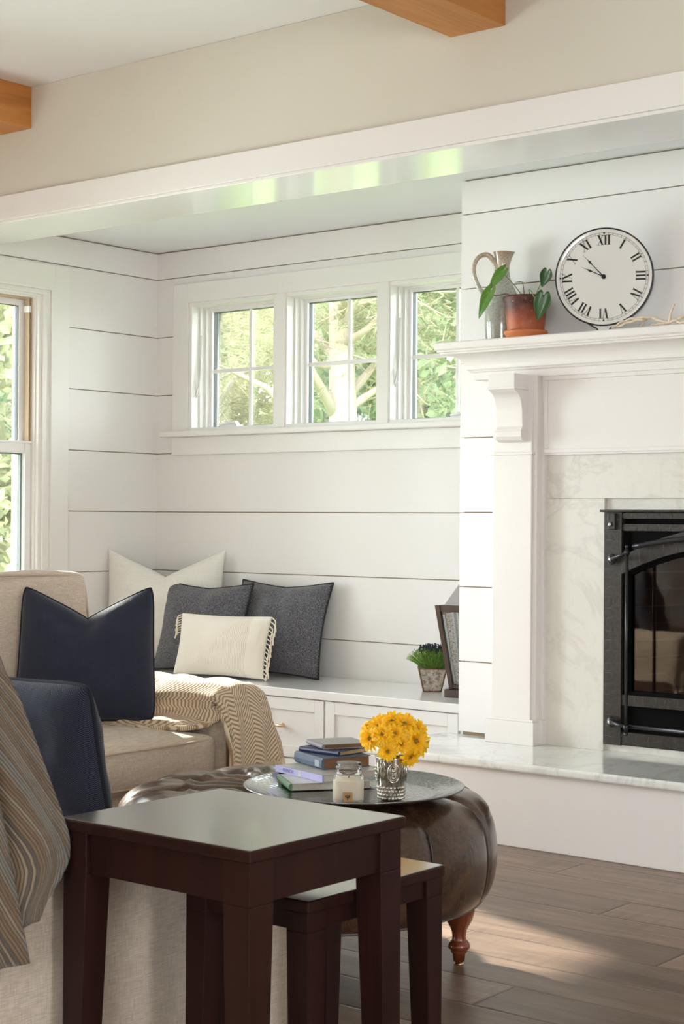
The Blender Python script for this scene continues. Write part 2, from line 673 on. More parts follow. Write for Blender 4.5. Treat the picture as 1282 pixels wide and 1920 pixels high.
for i, (a, b) in enumerate(BW):
    w = thing('window_%d' % (i + 1), None, None, ((a + b) / 2, WY, BZ0), kind='structure')
    m = MB()
    frame(m, a - .014, b + .002 + .012 * 0, BZ0, BZ1 + .004, .018, WY - .012, WY + .05)
    frame(m, a, b, BZ0, BZ1, .012, WY + .04, WY + .16)
    frame(m, a + .010, b - .006, BZ0 + .006, BZ1 - .008, .014, WY + .07, WY + .16)
    m.build('window_frame', MT['white_satin'], w, world=True, bevel=.0015)
    m = MB()
    frame(m, a + .018, b - .018, BZ0 + .008, BZ1 - .014, .020, WY + .095, WY + .145, .020, .020)
    m.build('sash', MT['vinyl'], w, world=True, bevel=.003)
    gx0, gx1, gz0, gz1 = a + .036, b - .036, BZ0 + .027, BZ1 - .033
    m = MB()
    frame(m, gx0, gx1, gz0, gz1, .003, WY + .110, WY + .135)
    m.build('gasket', MT['gasket'], w, world=True)
    MB().box(gx0, gx1, WY + .124, WY + .129, gz0, gz1).build('pane', MT['glass'], w, world=True)
    cx, cz = (gx0 + gx1) / 2 + .006, (gz0 + gz1) / 2 - .008
    m = MB().box(cx - .008, cx + .008, WY + .108, WY + .122, gz0, gz1)
    m.box(gx0, gx1, WY + .109, WY + .1215, cz - .009, cz + .009)
    m.build('muntin', MT['vinyl'], w, world=True, bevel=.003)
    if i != 1:
        cx = (a + b) / 2 + (-.055 if i == 0 else .09)
        m = MB().box(cx - .055, cx + .055, WY + .02, WY + .07, BZ0 + .012, BZ0 + .030)
        m.prism([(cx - .05, BZ0 + .03), (cx + .045, BZ0 + .03), (cx + .03, BZ0 + .048), (cx - .03, BZ0 + .044)], 0, .03, Matrix(((1, 0, 0, 0), (0, 0, 1, WY + .03), (0, 1, 0, 0), (0, 0, 0, 1))))
        m.tube([(cx + .035, WY + .035, BZ0 + .044), (cx, WY + .01, BZ0 + .036), (cx - .05, WY + .012, BZ0 + .030)], .006, 8)
        m.build('crank_handle', MT['vinyl'], w, world=True, bevel=.003)
        m = MB().tube([(a + .016, WY + .045, 2.02), (a + .016, WY + .040, 1.86), (a + .018, WY + .030, 1.78)], .003, 6)
        m.tube([(a + .018, WY + .030, 1.80), (a + .024, WY + .020, 1.735), (a + .012, WY + .014, 1.715), (a + .006, WY + .022, 1.735), (a + .016, WY + .030, 1.79)], .004, 6)
        m.build('lock_lever', MT['vinyl'], w, world=True)

# ------------------------------------------------------------------ tall windows of the left wall
for i, (a, b) in enumerate(LW):
    w = thing('window_%d' % (i + 4), None, None, (LX, (a + b) / 2, LZ0), kind='structure')
    m = MB()
    ca = .088
    m.box(LX, LX + .018, b + .088, b + .178, LZ0 - .15, LZ1 + .150)
    m.box(LX, LX + .018, a - .178, a - .088, LZ0 - .15, LZ1 + .150)
    m.box(LX, LX + .018, a - .088, b + .088, LZ1 + .045, LZ1 + .150)
    m.box(LX, LX + .018, a - .088, b + .088, LZ0 - .15, LZ0 - .05)
    for s0, s1, h in ((.062, .090, .026), (.040, .062, .014), (.018, .040, .020), (.0, .018, .008)):
        m.box(LX - .02, LX + h, b + s0, b + s1, LZ0 - .02, LZ1 + s0 * .5)
        m.box(LX - .02, LX + h, a - s1, a - s0, LZ0 - .02, LZ1 + s0 * .5)
        m.box(LX - .02, LX + h, a - s1, b + s1, LZ1 + s0 * .5, LZ1 + s1 * .5)
    m.box(LX - .02, LX + .03, a - .09, b + .09, LZ0 - .05, LZ0 - .02)
    m.build('casing', MT['white_satin'], w, world=True, bevel=.0015)
    m = MB()
    frame(m, a, b, LZ0, LZ1, .008, LX - .16, LX - .01, axis='y')
    m.build('jamb', MT['white_satin'], w, world=True)
    m = MB()
    for q in (.006, .016):
        m.box(LX - .060, LX - .030, b - .010 - q, b - .007 - q, 1.46, LZ1 - .01)
    m.box(LX - .085, LX - .030, b - .012, b - .0085, 1.46, LZ1 - .009)
    m.box(LX - .085, LX - .030, a + .0085, a + .012, 1.46, LZ1 - .009)
    m.box(LX - .085, LX - .030, a + .01, b - .01, LZ1 - .014, LZ1 - .0085)
    m.build('jamb_liner', MT['tan_track'], w, world=True)
    MB().box(LX - .064, LX - .027, b - .030, b - .0165, LZ1 - .075, LZ1 - .045).build('sash_stop', MT['vinyl'], w, world=True)
    m = MB()
    frame(m, a + .012, b - .014, 1.425, LZ1 - .014, .038, LX - .105, LX - .070, .045, .030, axis='y')
    m.build('upper_sash', MT['vinyl'], w, world=True, bevel=.003)
    m = MB()
    frame(m, a + .009, b - .009, LZ0 + .008, 1.468, .036, LX - .065, LX - .030, .060, .050, axis='y')
    m.box(LX - .075, LX - .024, a + .009, b - .009, 1.462, 1.474)
    m.build('lower_sash', MT['vinyl'], w, world=True, bevel=.003)
    m = MB()
    frame(m, a + .048, b - .046, LZ0 + .062, 1.42, .008, LX - .075, LX - .052, axis='y')
    frame(m, a + .050, b - .050, 1.465, LZ1 - .040, .004, LX - .100, LX - .075, axis='y')
    m.build('gasket', MT['gasket'], w, world=True)
    MB().box(LX - .090, LX - .086, a + .045, b - .045, 1.46, LZ1 - .03).build('pane', MT['glass'], w, world=True)
    MB().box(LX - .050, LX - .046, a + .04, b - .04, LZ0 + .05, 1.43).build('pane', MT['glass'], w, world=True)
# ------------------------------------------------------------------ outdoors: lawn and trees beyond the glass
m = MB()
m.grid(lambda u, v: (-30 + 40 * u, -4 + 40 * v, -.55 + .12 * noise.noise((u * 9, v * 9, 0))), 40, 40)
struct_g = m.build('lawn', plain('lawn_grass', (.16, .26, .06), .9, bump=.5, bs=20, var=.3))
struct_g['kind'] = 'structure'


def leaf_mat(name, c1, c2, c3):
    t = NT(name)
    gi = t.n('NewGeometry')
    f = t.noise(t.co(), 1.3, 2)
    rr = t.math('ADD', t.math('MULTIPLY', gi.outputs['Random Per Island'], .7), t.math('MULTIPLY', f, .4))
    c = t.ramp(rr, [(.1, c1), (.5, c2), (.95, c3)])
    d = t.n('BsdfDiffuse', i_Color=c)
    tr = t.n('BsdfTranslucent', i_Color=c)
    mx = t.n('MixShader', i_0=.45)
    t.put(mx.inputs[1], d)
    t.put(mx.inputs[2], tr)
    t.t.links.new(mx.outputs[0], t.out.inputs[0])
    return t.m


LEAF = [leaf_mat('fresh_leaf', (.21, .30, .16), (.34, .42, .26), (.54, .58, .42)),
        leaf_mat('pine_needle', (.20, .22, .13), (.36, .37, .24), (.52, .46, .33)),
        leaf_mat('golden_leaf', (.22, .27, .15), (.38, .39, .24), (.56, .54, .38))]
BARK = plain('tree_bark', (.42, .35, .29), .9, bump=.6, bs=14, var=.3)


def tree(x, y, h, rad, kind, label, n=5200, leaf=.07, seed=1):
    rr = random.Random(seed)
    t_ = thing('tree', label, 'tree', (x, y, -.55), group='trees outside the windows')
    m = MB()
    m.tube([(0, 0, 0), (.05, .03, h * .35), (-.04, .05, h * .7), (0, 0, h * .95)], [.16, .12, .08, .02], 10)
    blobs = []
    for k in range(26):
        a = rr.uniform(0, 2 * PI)
        z = h * rr.uniform(.22 if kind != 1 else .42, .95)
        q = rad * rr.uniform(.25, 1.0) * (1.08 - .45 * z / h)
        c = Vector((math.cos(a) * q, math.sin(a) * q, z))
        blobs.append((c, rad * rr.uniform(.22, .42)))
        m.tube([(0, 0, max(.2, z - q * .7)), c * .5 + Vector((0, 0, z * .42)), c], [.05, .028, .008], 6)
    if kind == 1:
        for k in range(150):
            c, q = blobs[rr.randrange(len(blobs))]
            d = Vector((rr.gauss(0, 1), rr.gauss(0, 1), rr.gauss(0, .7))).normalized()
            e = Vector((rr.gauss(0, 1), rr.gauss(0, 1), rr.gauss(0, 1))).normalized()
            m.tube([c, c + d * q * .7, c + (d + e * .3) * q * 1.35], [.012, .008, .003], 4)
    m.build('trunk', BARK, t_)
    m = MB()
    for k in range(n):
        c, q = blobs[rr.randrange(len(blobs))]
        d = Vector((rr.gauss(0, 1), rr.gauss(0, 1), rr.gauss(0, 1))).normalized() * q * rr.random() ** .45
        p = c + d
        s = leaf * rr.uniform(.6, 1.4)
        M = Matrix.Translation(p) @ Euler((rr.uniform(0, 6), rr.uniform(0, 6), rr.uniform(0, 6))).to_matrix().to_4x4()
        if kind == 1:
            for e in range(3):
                g = rr.uniform(-.9, .9)
                m.add([(-.004, 0, 0), (.004, 0, 0), (math.sin(g) * s * 2.2, math.cos(g) * s * 2.2, rr.uniform(-s, s))], [(0, 1, 2)], False, M)
        else:
            m.add([(0, -s, 0), (s * .55, -s * .1, s * .15), (0, s, 0), (-s * .55, -s * .1, s * .15)], [(0, 1, 2, 3)], False, M)
    m.build('foliage', LEAF[kind], t_)
    return t_


tree(-11.2, 11.6, 6.2, 1.5, 1, 'grey-green pine behind the leftmost small window', 14000, .065, 3)
tree(-8.6, 10.6, 6.6, 1.6, 1, 'brownish pine with bare twigs behind the middle small window', 14000, .065, 5)
tree(-7.3, 12.0, 5.4, 1.7, 0, 'fresh green leafy tree behind the right small window', 15000, .06, 8)
tree(-10.3, 14.0, 4.8, 1.9, 0, 'pale green leafy tree standing low behind the pines', 13000, .07, 13)
tree(-9.9, 7.6, 3.9, 1.4, 2, 'golden-green tree outside the tall left window', 15000, .06, 17)
tree(-11.8, 9.1, 4.3, 1.6, 0, 'deep green tree further back outside the tall left window', 13000, .065, 19)
tree(-12.5, 15.2, 7.4, 1.9, 2, 'tall yellowing tree far behind the leftmost small window', 12000, .085, 23)

# ------------------------------------------------------------------ fireplace: hearth, marble, mantel
HZ = .292
h = thing('fireplace_hearth', 'white raised hearth with a polished marble slab below the fireplace', 'hearth', (-2.5, 4.96, 0))
m = MB()
m.box(-3.66, -1.34, 4.742, CY, 0, HZ - .030)
m.build('hearth_base', MT['trim_white'], h, world=True, bevel=.004)
m = MB()
m.box(-3.70, -1.30, 4.716, CY - .001, HZ - .030, HZ)
m.build('hearth_slab', MT['marble_hearth'], h, world=True, bevel=.010, seg=4)

s_ = thing('marble_surround', 'pale honed marble slabs framing the fireplace opening', 'fireplace surround', (-2.5, 5.2, HZ))
m = MB()
for x0, x1 in ((-3.215, -2.963), (-2.037, -1.785)):
    m.box(x0, x1, 5.192, CY + .01, HZ, 1.205 - .0006)
m.box(-3.215, -1.785, 5.192, CY + .01, 1.205, 1.372)
m.build('marble_slab', MT['marble_wall'], s_, world=True, bevel=.001)
m = MB()
m.box(-2.963, -2.037, 5.207, CY + .01, 1.163, 1.205)
m.box(-2.963, -2.953, 5.207, CY + .01, HZ, 1.163)
m.box(-2.047, -2.037, 5.207, CY + .01, HZ, 1.163)
m.box(-2.953, -2.047, 5.207, CY + .01, HZ, .317)
m.build('marble_return', MT['marble_wall'], s_, world=True, bevel=.0008)

mt = thing('fireplace_mantel', 'white moulded mantelpiece with a deep cornice shelf around the fireplace', 'mantelpiece', (-2.5, 5.2, HZ))
XL, XR = -3.524, -1.476          # ends of the body at the cove foot


def sweep(mb, prof, xl, xr, y0, yb):
    """Moulding profile (out, z) carried round left return, front and right return."""
    n = len(prof)
    vs = []
    for o, z in prof:
        vs += [(xl - o, yb, z), (xl - o, y0 - o, z), (xr + o, y0 - o, z), (xr + o, yb, z)]
    fs = []
    for i in range(n - 1):
        for k in range(3):
            fs.append((i * 4 + k, i * 4 + k + 1, (i + 1) * 4 + k + 1, (i + 1) * 4 + k))
    fs.append((0, 1, 2, 3))
    fs.append(tuple((n - 1) * 4 + q for q in (3, 2, 1, 0)))
    mb.add(vs, fs)


prof = [(-.016, 1.655), (-.016, 1.682), (-.006, 1.684), (-.003, 1.690), (.004, 1.693), (.004, 1.697)]
for k in range(9):
    a = k / 8 * PI / 2
    prof.append((.006 + .062 * (1 - math.cos(a)), 1.697 + .051 * math.sin(a)))
prof += [(.074, 1.750), (.076, 1.756), (.084, 1.7575), (.084, 1.763), (.089, 1.765), (.092, 1.769), (.092, 1.791), (.088, 1.795)]
m = MB()
sweep(m, prof, XL, XR, 5.130, CY)
m.build('cornice_shelf', MT['trim_white'], mt, world=True)
m = MB()
m.box(-3.213, -1.787, 5.170, CY, 1.364, 1.67)
m.box(-3.205, -1.795, 5.158, 5.172, 1.640, 1.665)
m.box(-3.205, -1.795, 5.163, 5.172, 1.372, 1.386)
m.box(-3.205, -3.190, 5.164, 5.172, 1.386, 1.640)
m.box(-1.810, -1.795, 5.164, 5.172, 1.386, 1.640)
m.build('frieze', MT['trim_white'], mt, world=True, bevel=.002)
for sgn in (1, -1):
    def mx_(x):
        return x if sgn == 1 else -5.0 - x

    def bx(mb, x0, x1, y0, y1, z0, z1):
        a, b = sorted((mx_(x0), mx_(x1)))
        mb.box(a, b, y0, y1, z0, z1)
    m = MB()
    bx(m, -3.403, -3.234, 5.128, CY, HZ, 1.66)
    bx(m, -3.413, -3.218, 5.140, CY, HZ, 1.66)
    bx(m, -3.424, -3.207, 5.172, CY, HZ, 1.66)
    bx(m, -3.412, -3.225, 5.118, 5.145, 1.366, 1.376)
    m.build('pilaster', MT['trim_white'], mt, world=True, bevel=.002)
    m = MB()
    bx(m, -3.424, -3.211, 5.114, CY, HZ, .378)
    bx(m, -3.417, -3.217, 5.120, CY, .378, .386)
    bx(m, -3.424, -3.203, 5.160, CY, HZ, .384)
    m.build('plinth', MT['trim_white'], mt, world=True, bevel=.002)
    # scroll corbel: side profile in y,z
    pr = [(5.129, 1.662), (5.036, 1.662), (5.036, 1.607), (5.040, 1.602)]
    for k in range(1, 10):
        a = k / 9 * PI / 2
        pr.append((5.044 + .052 * math.sin(a) * .9, 1.596 - .082 * (1 - math.cos(a))))
    pr += [(5.094, 1.47), (5.088, 1.458), (5.084, 1.452), (5.084, 1.432), (5.092, 1.420), (5.108, 1.413), (5.129, 1.413)]
    a, b = sorted((mx_(-3.366), mx_(-3.252)))
    m = MB()
    Mx = Matrix(((0, 0, 1, 0), (1, 0, 0, 0), (0, 1, 0, 0), (0, 0, 0, 1)))
    m.prism(pr, a, b, Mx)
    m.box(a - .004, b + .004, 5.031, 5.129, 1.604, 1.612)
    m.box(a - .003, b + .003, 5.080, 5.129, 1.452, 1.459)
    m.build('corbel', MT['trim_white'], mt, world=True, bevel=.0015)

# ------------------------------------------------------------------ fireplace insert
t = NT('hammered_iron')
co = t.co()
v = t.n('TexVoronoi', feature='DISTANCE_TO_EDGE')
t.put(v.inputs['Vector'], co)
v.inputs['Scale'].default_value = 38
cr = t.ramp(v.outputs[0], [(.0, (1, 1, 1)), (.05, (.2, .2, .2)), (.12, (0, 0, 0))])
c = t.mix(t.math('MULTIPLY', cr, 0.15), (.050, .046, .043), (.20, .17, .15))
nz = t.noise(co, 60, 3)
MT['iron'] = t.pbr(c, .42, .6, t.bump(t.math('ADD', v.outputs[0], t.math('MULTIPLY', nz, .3)), .25, .004))
MT['iron_rod'] = plain('forged_rod', (.05, .05, .055), .3, .85, bump=.15, bs=90)
MT['soot'] = plain('firebox_black', (.003, .0028, .0028), .85, Specular_IOR_Level=.1)
MT['scar'] = plain('hammer_scar', (.16, .145, .13), .35, .8)
ins = thing('fireplace_insert', 'black hammered iron fireplace insert with arched glass door', 'fireplace', (-2.5, 5.22, .317))
FX0, FX1, FZ0, FZ1 = -2.960, -2.040, .318, 1.160
cxf = -2.5
m = MB()
rs = random.Random(4)


def scarred(name, m, lines, **k):
    """Iron piece whose hammer marks are part of its own surface."""
    nf = len(m.f)
    for ln_, r_ in lines:
        m.tube(ln_, r_, 5)
    o = m.build(name, MT['iron'], ins, world=True, **k)
    o.data.materials.append(MT['scar'])
    for i, p in enumerate(o.data.polygons):
        if i >= nf:
            p.material_index = 1
    return o


for x0, x1 in ((FX0, -2.889), (-2.111, FX1)):
    z, ls = .35, []
    while z < 1.14:
        ls.append(([(x0 + .004, 5.1855, z), (x0 + .035, 5.1845, z + rs.uniform(-.005, .004)), (x0 + .067, 5.1855, z + rs.uniform(-.003, .003))], .0006))
        z += rs.uniform(.030, .046)
    scarred('stile', MB().box(x0, x1, 5.185, 5.215, FZ0, FZ1 - .006), ls)
m = MB()
MB().box(FX0 - .012, FX1 + .012, 5.172, 5.216, FZ1 - .005, FZ1 + .003).build('top_ledge', MT['iron'], ins, world=True, bevel=.002)


def arc_z(x, base, rise):
    u = (x - cxf) / .40
    return base + rise * (1 - u * u)


def band(mb, x0, x1, y0, y1, zlo, zhi, n=14):
    for i in range(n):
        a = x0 + (x1 - x0) * i / n
        b = x0 + (x1 - x0) * (i + 1) / n
        mb.hexa([(a, y0, zlo(a)), (b, y0, zlo(b)), (b, y1, zlo(b)), (a, y1, zlo(a)), (a, y0, zhi(a)), (b, y0, zhi(b)), (b, y1, zhi(b)), (a, y1, zhi(a))])


bars = [(1.132, 1.152), (1.088, 1.112), (.462, .500), (.322, .366)]
for lo, hi in bars:
    x, ls = -2.885, []
    while x < -2.11:
        j = rs.uniform(-.006, .006)
        ls.append(([(x, 5.1905, lo + .002), (x + j, 5.189, (lo + hi) / 2), (x + rs.uniform(-.003, .003), 5.1905, hi - .002)], .0010))
        x += rs.uniform(.038, .056)
    scarred('hammered_bar', MB().box(-2.888, -2.112, 5.190, 5.212, lo, hi), ls)
arch_lo = lambda x: arc_z(x, .925, .105)
arch_hi = lambda x: arc_z(x, .985, .115)
m = MB()
band(m, -2.888, -2.112, 5.178, 5.205, arch_lo, arch_hi, 24)
x, ls = -2.86, []
while x < -2.12:
    ls.append(([(x, 5.1785, arch_lo(x) + .002), (x + rs.uniform(-.007, .003), 5.177, (arch_lo(x) + arch_hi(x)) / 2), (x - .004, 5.1785, arch_hi(x) - .002)], .0010))
    x += rs.uniform(.042, .058)
scarred('arch_band', m, ls)
# firebox body
m = MB()
m.box(-2.889, -2.111, 5.212, 5.225, .366, .462)
m.box(-2.889, -2.111, 5.212, 5.225, .31, .325)
m.box(-2.889, -2.111, 5.212, 5.225, 1.108, 1.135)
m.box(-2.889, -2.866, 5.200, 5.240, .50, 1.09)
m.box(-2.134, -2.111, 5.200, 5.240, .50, 1.09)
band(m, -2.888, -2.112, 5.206, 5.24, lambda x: arch_lo(x) - .014, lambda x: 1.10, 20)
m.box(-2.889, -2.111, 5.2, 5.24, .488, .512)
m.build('door_frame', MT['soot'], ins, world=True)
MB().box(-2.90, -2.10, 5.222, 5.227, .50, 1.05).build('door_glass', MT['fire_glass'], ins, world=True)
t = NT('fire_brick')
br = t.n('TexBrick')
mp = t.co(scale=(1, 1, 1), rot=(PI / 2, 0, 0))
t.put(br.inputs['Vector'], mp)
br.inputs['Color1'].default_value = (.30, .13, .06, 1)
br.inputs['Color2'].default_value = (.18, .08, .045, 1)
br.inputs['Mortar'].default_value = (.40, .26, .18, 1)
br.inputs['Scale'].default_value = 1
br.inputs['Brick Width'].default_value = .15
br.inputs['Row Height'].default_value = .062
br.inputs['Mortar Size'].default_value = .003
brm = t.pbr(br.outputs[0], .85, 0, t.bump(t.math('ADD', br.outputs['Fac'], t.noise(mp, 30, 4)), .4, .004))
m = MB()
m.box(-2.90, -2.10, 5.55, 5.58, .40, 1.15)
m.build('firebox_back', brm, ins, world=True)
m = MB()
m.hexa([(-2.905, 5.24, .40), (-2.88, 5.24, .40), (-2.80, 5.56, .40), (-2.83, 5.56, .40), (-2.905, 5.24, 1.15), (-2.88, 5.24, 1.15), (-2.80, 5.56, 1.15), (-2.83, 5.56, 1.15)])
m.build('firebox_side', brm, ins, world=True)
m = MB().hexa([(-2.12, 5.24, .40), (-2.095, 5.24, .40), (-2.17, 5.56, .40), (-2.20, 5.56, .40), (-2.12, 5.24, 1.15), (-2.095, 5.24, 1.15), (-2.17, 5.56, 1.15), (-2.20, 5.56, 1.15)])
m.build('firebox_side', brm, ins, world=True)
m = MB().box(-2.90, -2.10, 5.24, 5.58, .47, .490)
m.build('firebox_floor', MT['soot'], ins, world=True)
m = MB().box(-2.90, -2.10, 5.24, 5.58, 1.12, 1.14)
m.build('firebox_top', MT['soot'], ins, world=True)
# rods, arched rail and bolts
for sg in (1, -1):
    f = (lambda x: x) if sg == 1 else (lambda x: -5.0 - x)
    m = MB().tube([(f(-2.831), 5.120, .372), (f(-2.831), 5.120, 1.030)], .0062, 12)
    m.ball((f(-2.831), 5.120, 1.032), .0075, 10)
    m.ball((f(-2.831), 5.120, .370), .0075, 10)
    for z in (1.012, .395):
        m.tube([(f(-2.831), 5.120, z - .008), (f(-2.831), 5.120, z + .008)], .0095, 12)
    m.build('door_handle', MT['iron_rod'], ins, world=True)
    for za, zb in ((.985, 1.010), (.402, .396)):
        m = MB().tube([(f(-2.917), 5.165, za), (f(-2.885), 5.145, za + (zb - za) * .4), (f(-2.831), 5.120, zb)], [.011, .0068, .0075], 10)
        m.ball((f(-2.918), 5.168, za), .018, 14, sq=(1, .55, 1.15))
        hb = m.build('hinge_arm', MT['iron_rod'], ins, world=True)
        MB().ball((f(-2.918), 5.157, za), .008, 10, sq=(1, .7, 1)).build('bolt', MT['chrome'], hb, world=True)
    m = MB().box(min(f(-2.940), f(-2.910)), max(f(-2.940), f(-2.910)), 5.172, 5.188, 1.092, 1.150)
    hb = m.build('bracket', MT['iron'], ins, world=True, bevel=.002)
    MB().ball((f(-2.927), 5.168, 1.110), .008, 10, sq=(1, .7, 1)).build('bolt', MT['chrome'], hb, world=True)
pts = [(x, 5.150, arc_z(x, 1.012, .055)) for x in [(-2.822 + .644 * i / 20) for i in range(21)]]
m = MB().tube(pts, .0095, 12)
m.build('arched_rail', MT['iron_rod'], ins, world=True)
m = MB().tube([(-2.831, 5.135, .396), (-2.169, 5.135, .396)], .0075, 12)
m.build('lower_rail', MT['iron_rod'], ins, world=True)
# ceramic logs
MT['log'] = plain('charred_log', (.20, .10, .05), .85, bump=.9, bs=45, var=.6)


def log(a, b, r, label, seed):
    a, b = Vector(a), Vector(b)
    n = 14
    pts = [a.lerp(b, i / n) + Vector((0, 0, .012 * math.sin(i * .7 + seed))) for i in range(n + 1)]
    m = MB()
    o = (a + b) / 2
    m.tube([p - o for p in pts], [r * (1 + .12 * math.sin(i * 1.7 + seed)) for i in range(n + 1)], 18)
    vs = []
    for p in m.v:
        q = Vector(p)
        vs.append(tuple(q + q.normalized() * .008 * noise.noise(q * 26 + Vector((seed, 0, 0)))))
    m.v = vs
    solo(m, 'log', MT['log'], label, 'log', o, group='logs in the firebox')


log((-2.74, 5.31, .55), (-2.47, 5.40, .83), .048, 'rust-brown log leaning diagonally behind the fire glass', 1)
log((-2.80, 5.495, .545), (-2.22, 5.495, .545), .045, 'charred log lying flat at the back of the firebox', 2)
log((-2.26, 5.31, .54), (-2.40, 5.36, .76), .042, 'shorter log propped the other way in the firebox', 3)
# ------------------------------------------------------------------ things on the mantel shelf
SH = 1.795


def spline(pts, n=8):
    P = [Vector(p) for p in pts]
    out = []
    for i in range(len(P) - 1):
        p0 = P[max(i - 1, 0)]
        p1, p2 = P[i], P[i + 1]
        p3 = P[min(i + 2, len(P) - 1)]
        for k in range(n):
            t = k / n
            out.append(.5 * ((2 * p1) + (p2 - p0) * t + (2 * p0 - 5 * p1 + 4 * p2 - p3) * t * t + (3 * p1 - p0 - 3 * p2 + p3) * t ** 3))
    out.append(P[-1])
    return out


def smooth_prof(pts, n=6):
    return [(max(p.x, 0), p.y) for p in spline([(a, b, 0) for a, b in pts], n)]


# stoneware jug
t = NT('speckled_glaze')
co = t.co()
sep = t.n('SeparateXYZ')
t.put(sep.inputs[0], co)
hz = t.math('ADD', sep.outputs[2], t.math('MULTIPLY', t.noise(co, 14, 3), .10))
c = t.ramp(hz, [(.05, (.30, .31, .27)), (.20, (.42, .44, .40)), (.27, (.50, .50, .44)), (.34, (.56, .46, .36)), (.40, (.40, .28, .19))])
sp2 = t.ramp(t.noise(co, 160, 2), [(.40, (1, 1, 1)), (.50, (0, 0, 0))])
c = t.mix(t.math('MULTIPLY', sp2, .5), c, (.24, .21, .16))
MT['glaze'] = t.pbr(c, .10, 0, t.bump(t.noise(t.co(scale=(.3, .3, 1)), 60, 2), .25, .003), Coat_Weight=.8, Coat_Roughness=.05)
jug = thing('ceramic_jug', 'tall speckled grey stoneware jug with a looped handle behind the potted plant', 'jug', (-3.381, 5.153, SH), (0, 0, D(36)))
prof = smooth_prof([(.001, .0), (.060, .0), (.064, .006), (.067, .05), (.068, .10), (.065, .14), (.056, .172), (.042, .205), (.029, .235), (.0245, .262), (.025, .285), (.030, .312), (.036, .333)], 5)
prof += [(.0375, .336), (.035, .336)] + [(.031, .325), (.024, .30), (.020, .27), (.02, .2)]
m = MB()
n0 = 48


def spout(r, z, g):
    k = max(0, (z - .28) / .056)
    return r * (1 + .22 * k * math.exp(-((g if g < PI else g - 2 * PI) / .55) ** 2))


m.lathe(prof, n0, fn=spout)
m.build('jug_body', MT['glaze'], jug)
m = MB()
hp = spline([(-.022, 0, .268), (-.034, 0, .300), (-.058, 0, .326), (-.090, 0, .318), (-.108, 0, .285), (-.106, 0, .245), (-.090, 0, .205), (-.070, 0, .178), (-.050, 0, .165)], 7)
m.tube(hp, [.0095 + .0015 * math.cos(i / len(hp) * 6) for i in range(len(hp))], 12)
m.build('handle', MT['glaze'], jug)

# terracotta pot with heart-leaved plant
t = NT('aged_terracotta')
co = t.co()
sep = t.n('SeparateXYZ')
t.put(sep.inputs[0], co)
k = t.math('ADD', sep.outputs[2], t.math('MULTIPLY', t.math('SUBTRACT', t.noise(co, 16, 4), .5), .09))
c = t.ramp(t.math('MULTIPLY', k, 6), [(.30, (.42, .10, .034)), (.50, (.26, .055, .022)), (.70, (.085, .022, .015))])
w_ = t.ramp(t.noise(co, 75, 5, .7), [(.63, (0, 0, 0)), (.70, (1, 1, 1))])
c = t.mix(t.math('MULTIPLY', w_, .8), c, (.60, .42, .30))
MT['old_clay'] = t.pbr(c, .55, 0, t.bump(t.noise(co, 60, 5), .3, .003))
MT['new_clay'] = plain('orange_terracotta', (.56, .17, .055), .6, bump=.2, bs=60, var=.12)
MT['soil'] = plain('potting_soil', (.05, .032, .02), .95, bump=.9, bs=70, var=.4)
PX, PY = -3.2415, 5.095
pot = thing('potted_plant', 'heart-leaved green plant in an aged terracotta pot on an orange saucer', 'potted plant', (PX, PY, SH))
m = MB()
m.lathe(smooth_prof([(.001, .010), (.064, .010), (.0665, .014), (.070, .05), (.0745, .09), (.0785, .118)], 4) + [(.0800, .122), (.0835, .132), (.0860, .143), (.0845, .149), (.080, .151), (.077, .147), (.075, .13), (.0, .128)], 56)
m.build('pot', MT['old_clay'], pot)
m = MB()
m.lathe([(.001, 0), (.070, 0), (.073, .004), (.076, .010), (.080, .013), (.0815, .018), (.080, .023), (.077, .024), (.074, .012), (.0, .011)], 56)
m.build('saucer', MT['new_clay'], pot)
m = MB()
m.lathe([(.0755, .126), (.07, .134), (.04, .139), (.0, .140)], 32)
m.build('soil', MT['soil'], pot)
t = NT('heart_leaf')
uvn = t.n('UVMap')
su = t.n('SeparateXYZ')
t.put(su.inputs[0], uvn.outputs[0])
au = t.math('ABSOLUTE', su.outputs[0])
vein = t.math('LESS_THAN', t.math('ABSOLUTE', t.math('SUBTRACT', t.math('FRACT', t.math('MULTIPLY', t.math('ADD', su.outputs[1], t.math('MULTIPLY', au, -.7)), 5.0)), .5)), .06)
vein = t.math('MAXIMUM', vein, t.math('LESS_THAN', au, .025))
c = t.mix(t.noise(t.co(), 20, 3), (.07, .20, .02), (.16, .33, .04))
c = t.mix(t.math('MULTIPLY', vein, .35), c, (.32, .46, .12))
d_ = t.n('BsdfPrincipled')
t.put(d_.inputs['Base Color'], c)
d_.inputs['Roughness'].default_value = .3
tl = t.n('BsdfTranslucent')
t.put(tl.inputs[0], c)
mx = t.n('MixShader', i_0=.3)
t.put(mx.inputs[1], d_.outputs[0])
t.put(mx.inputs[2], tl)
t.t.links.new(mx.outputs[0], t.out.inputs[0])
MT['heart'] = t.m
MT['heart_dark'] = plain('dark_heart_leaf', (.028, .105, .022), .28, var=.3, bs=40)
MT['stem'] = plain('green_stem', (.17, .26, .06), .5)
MT['stem_red'] = plain('reddish_stem', (.22, .10, .05), .5)


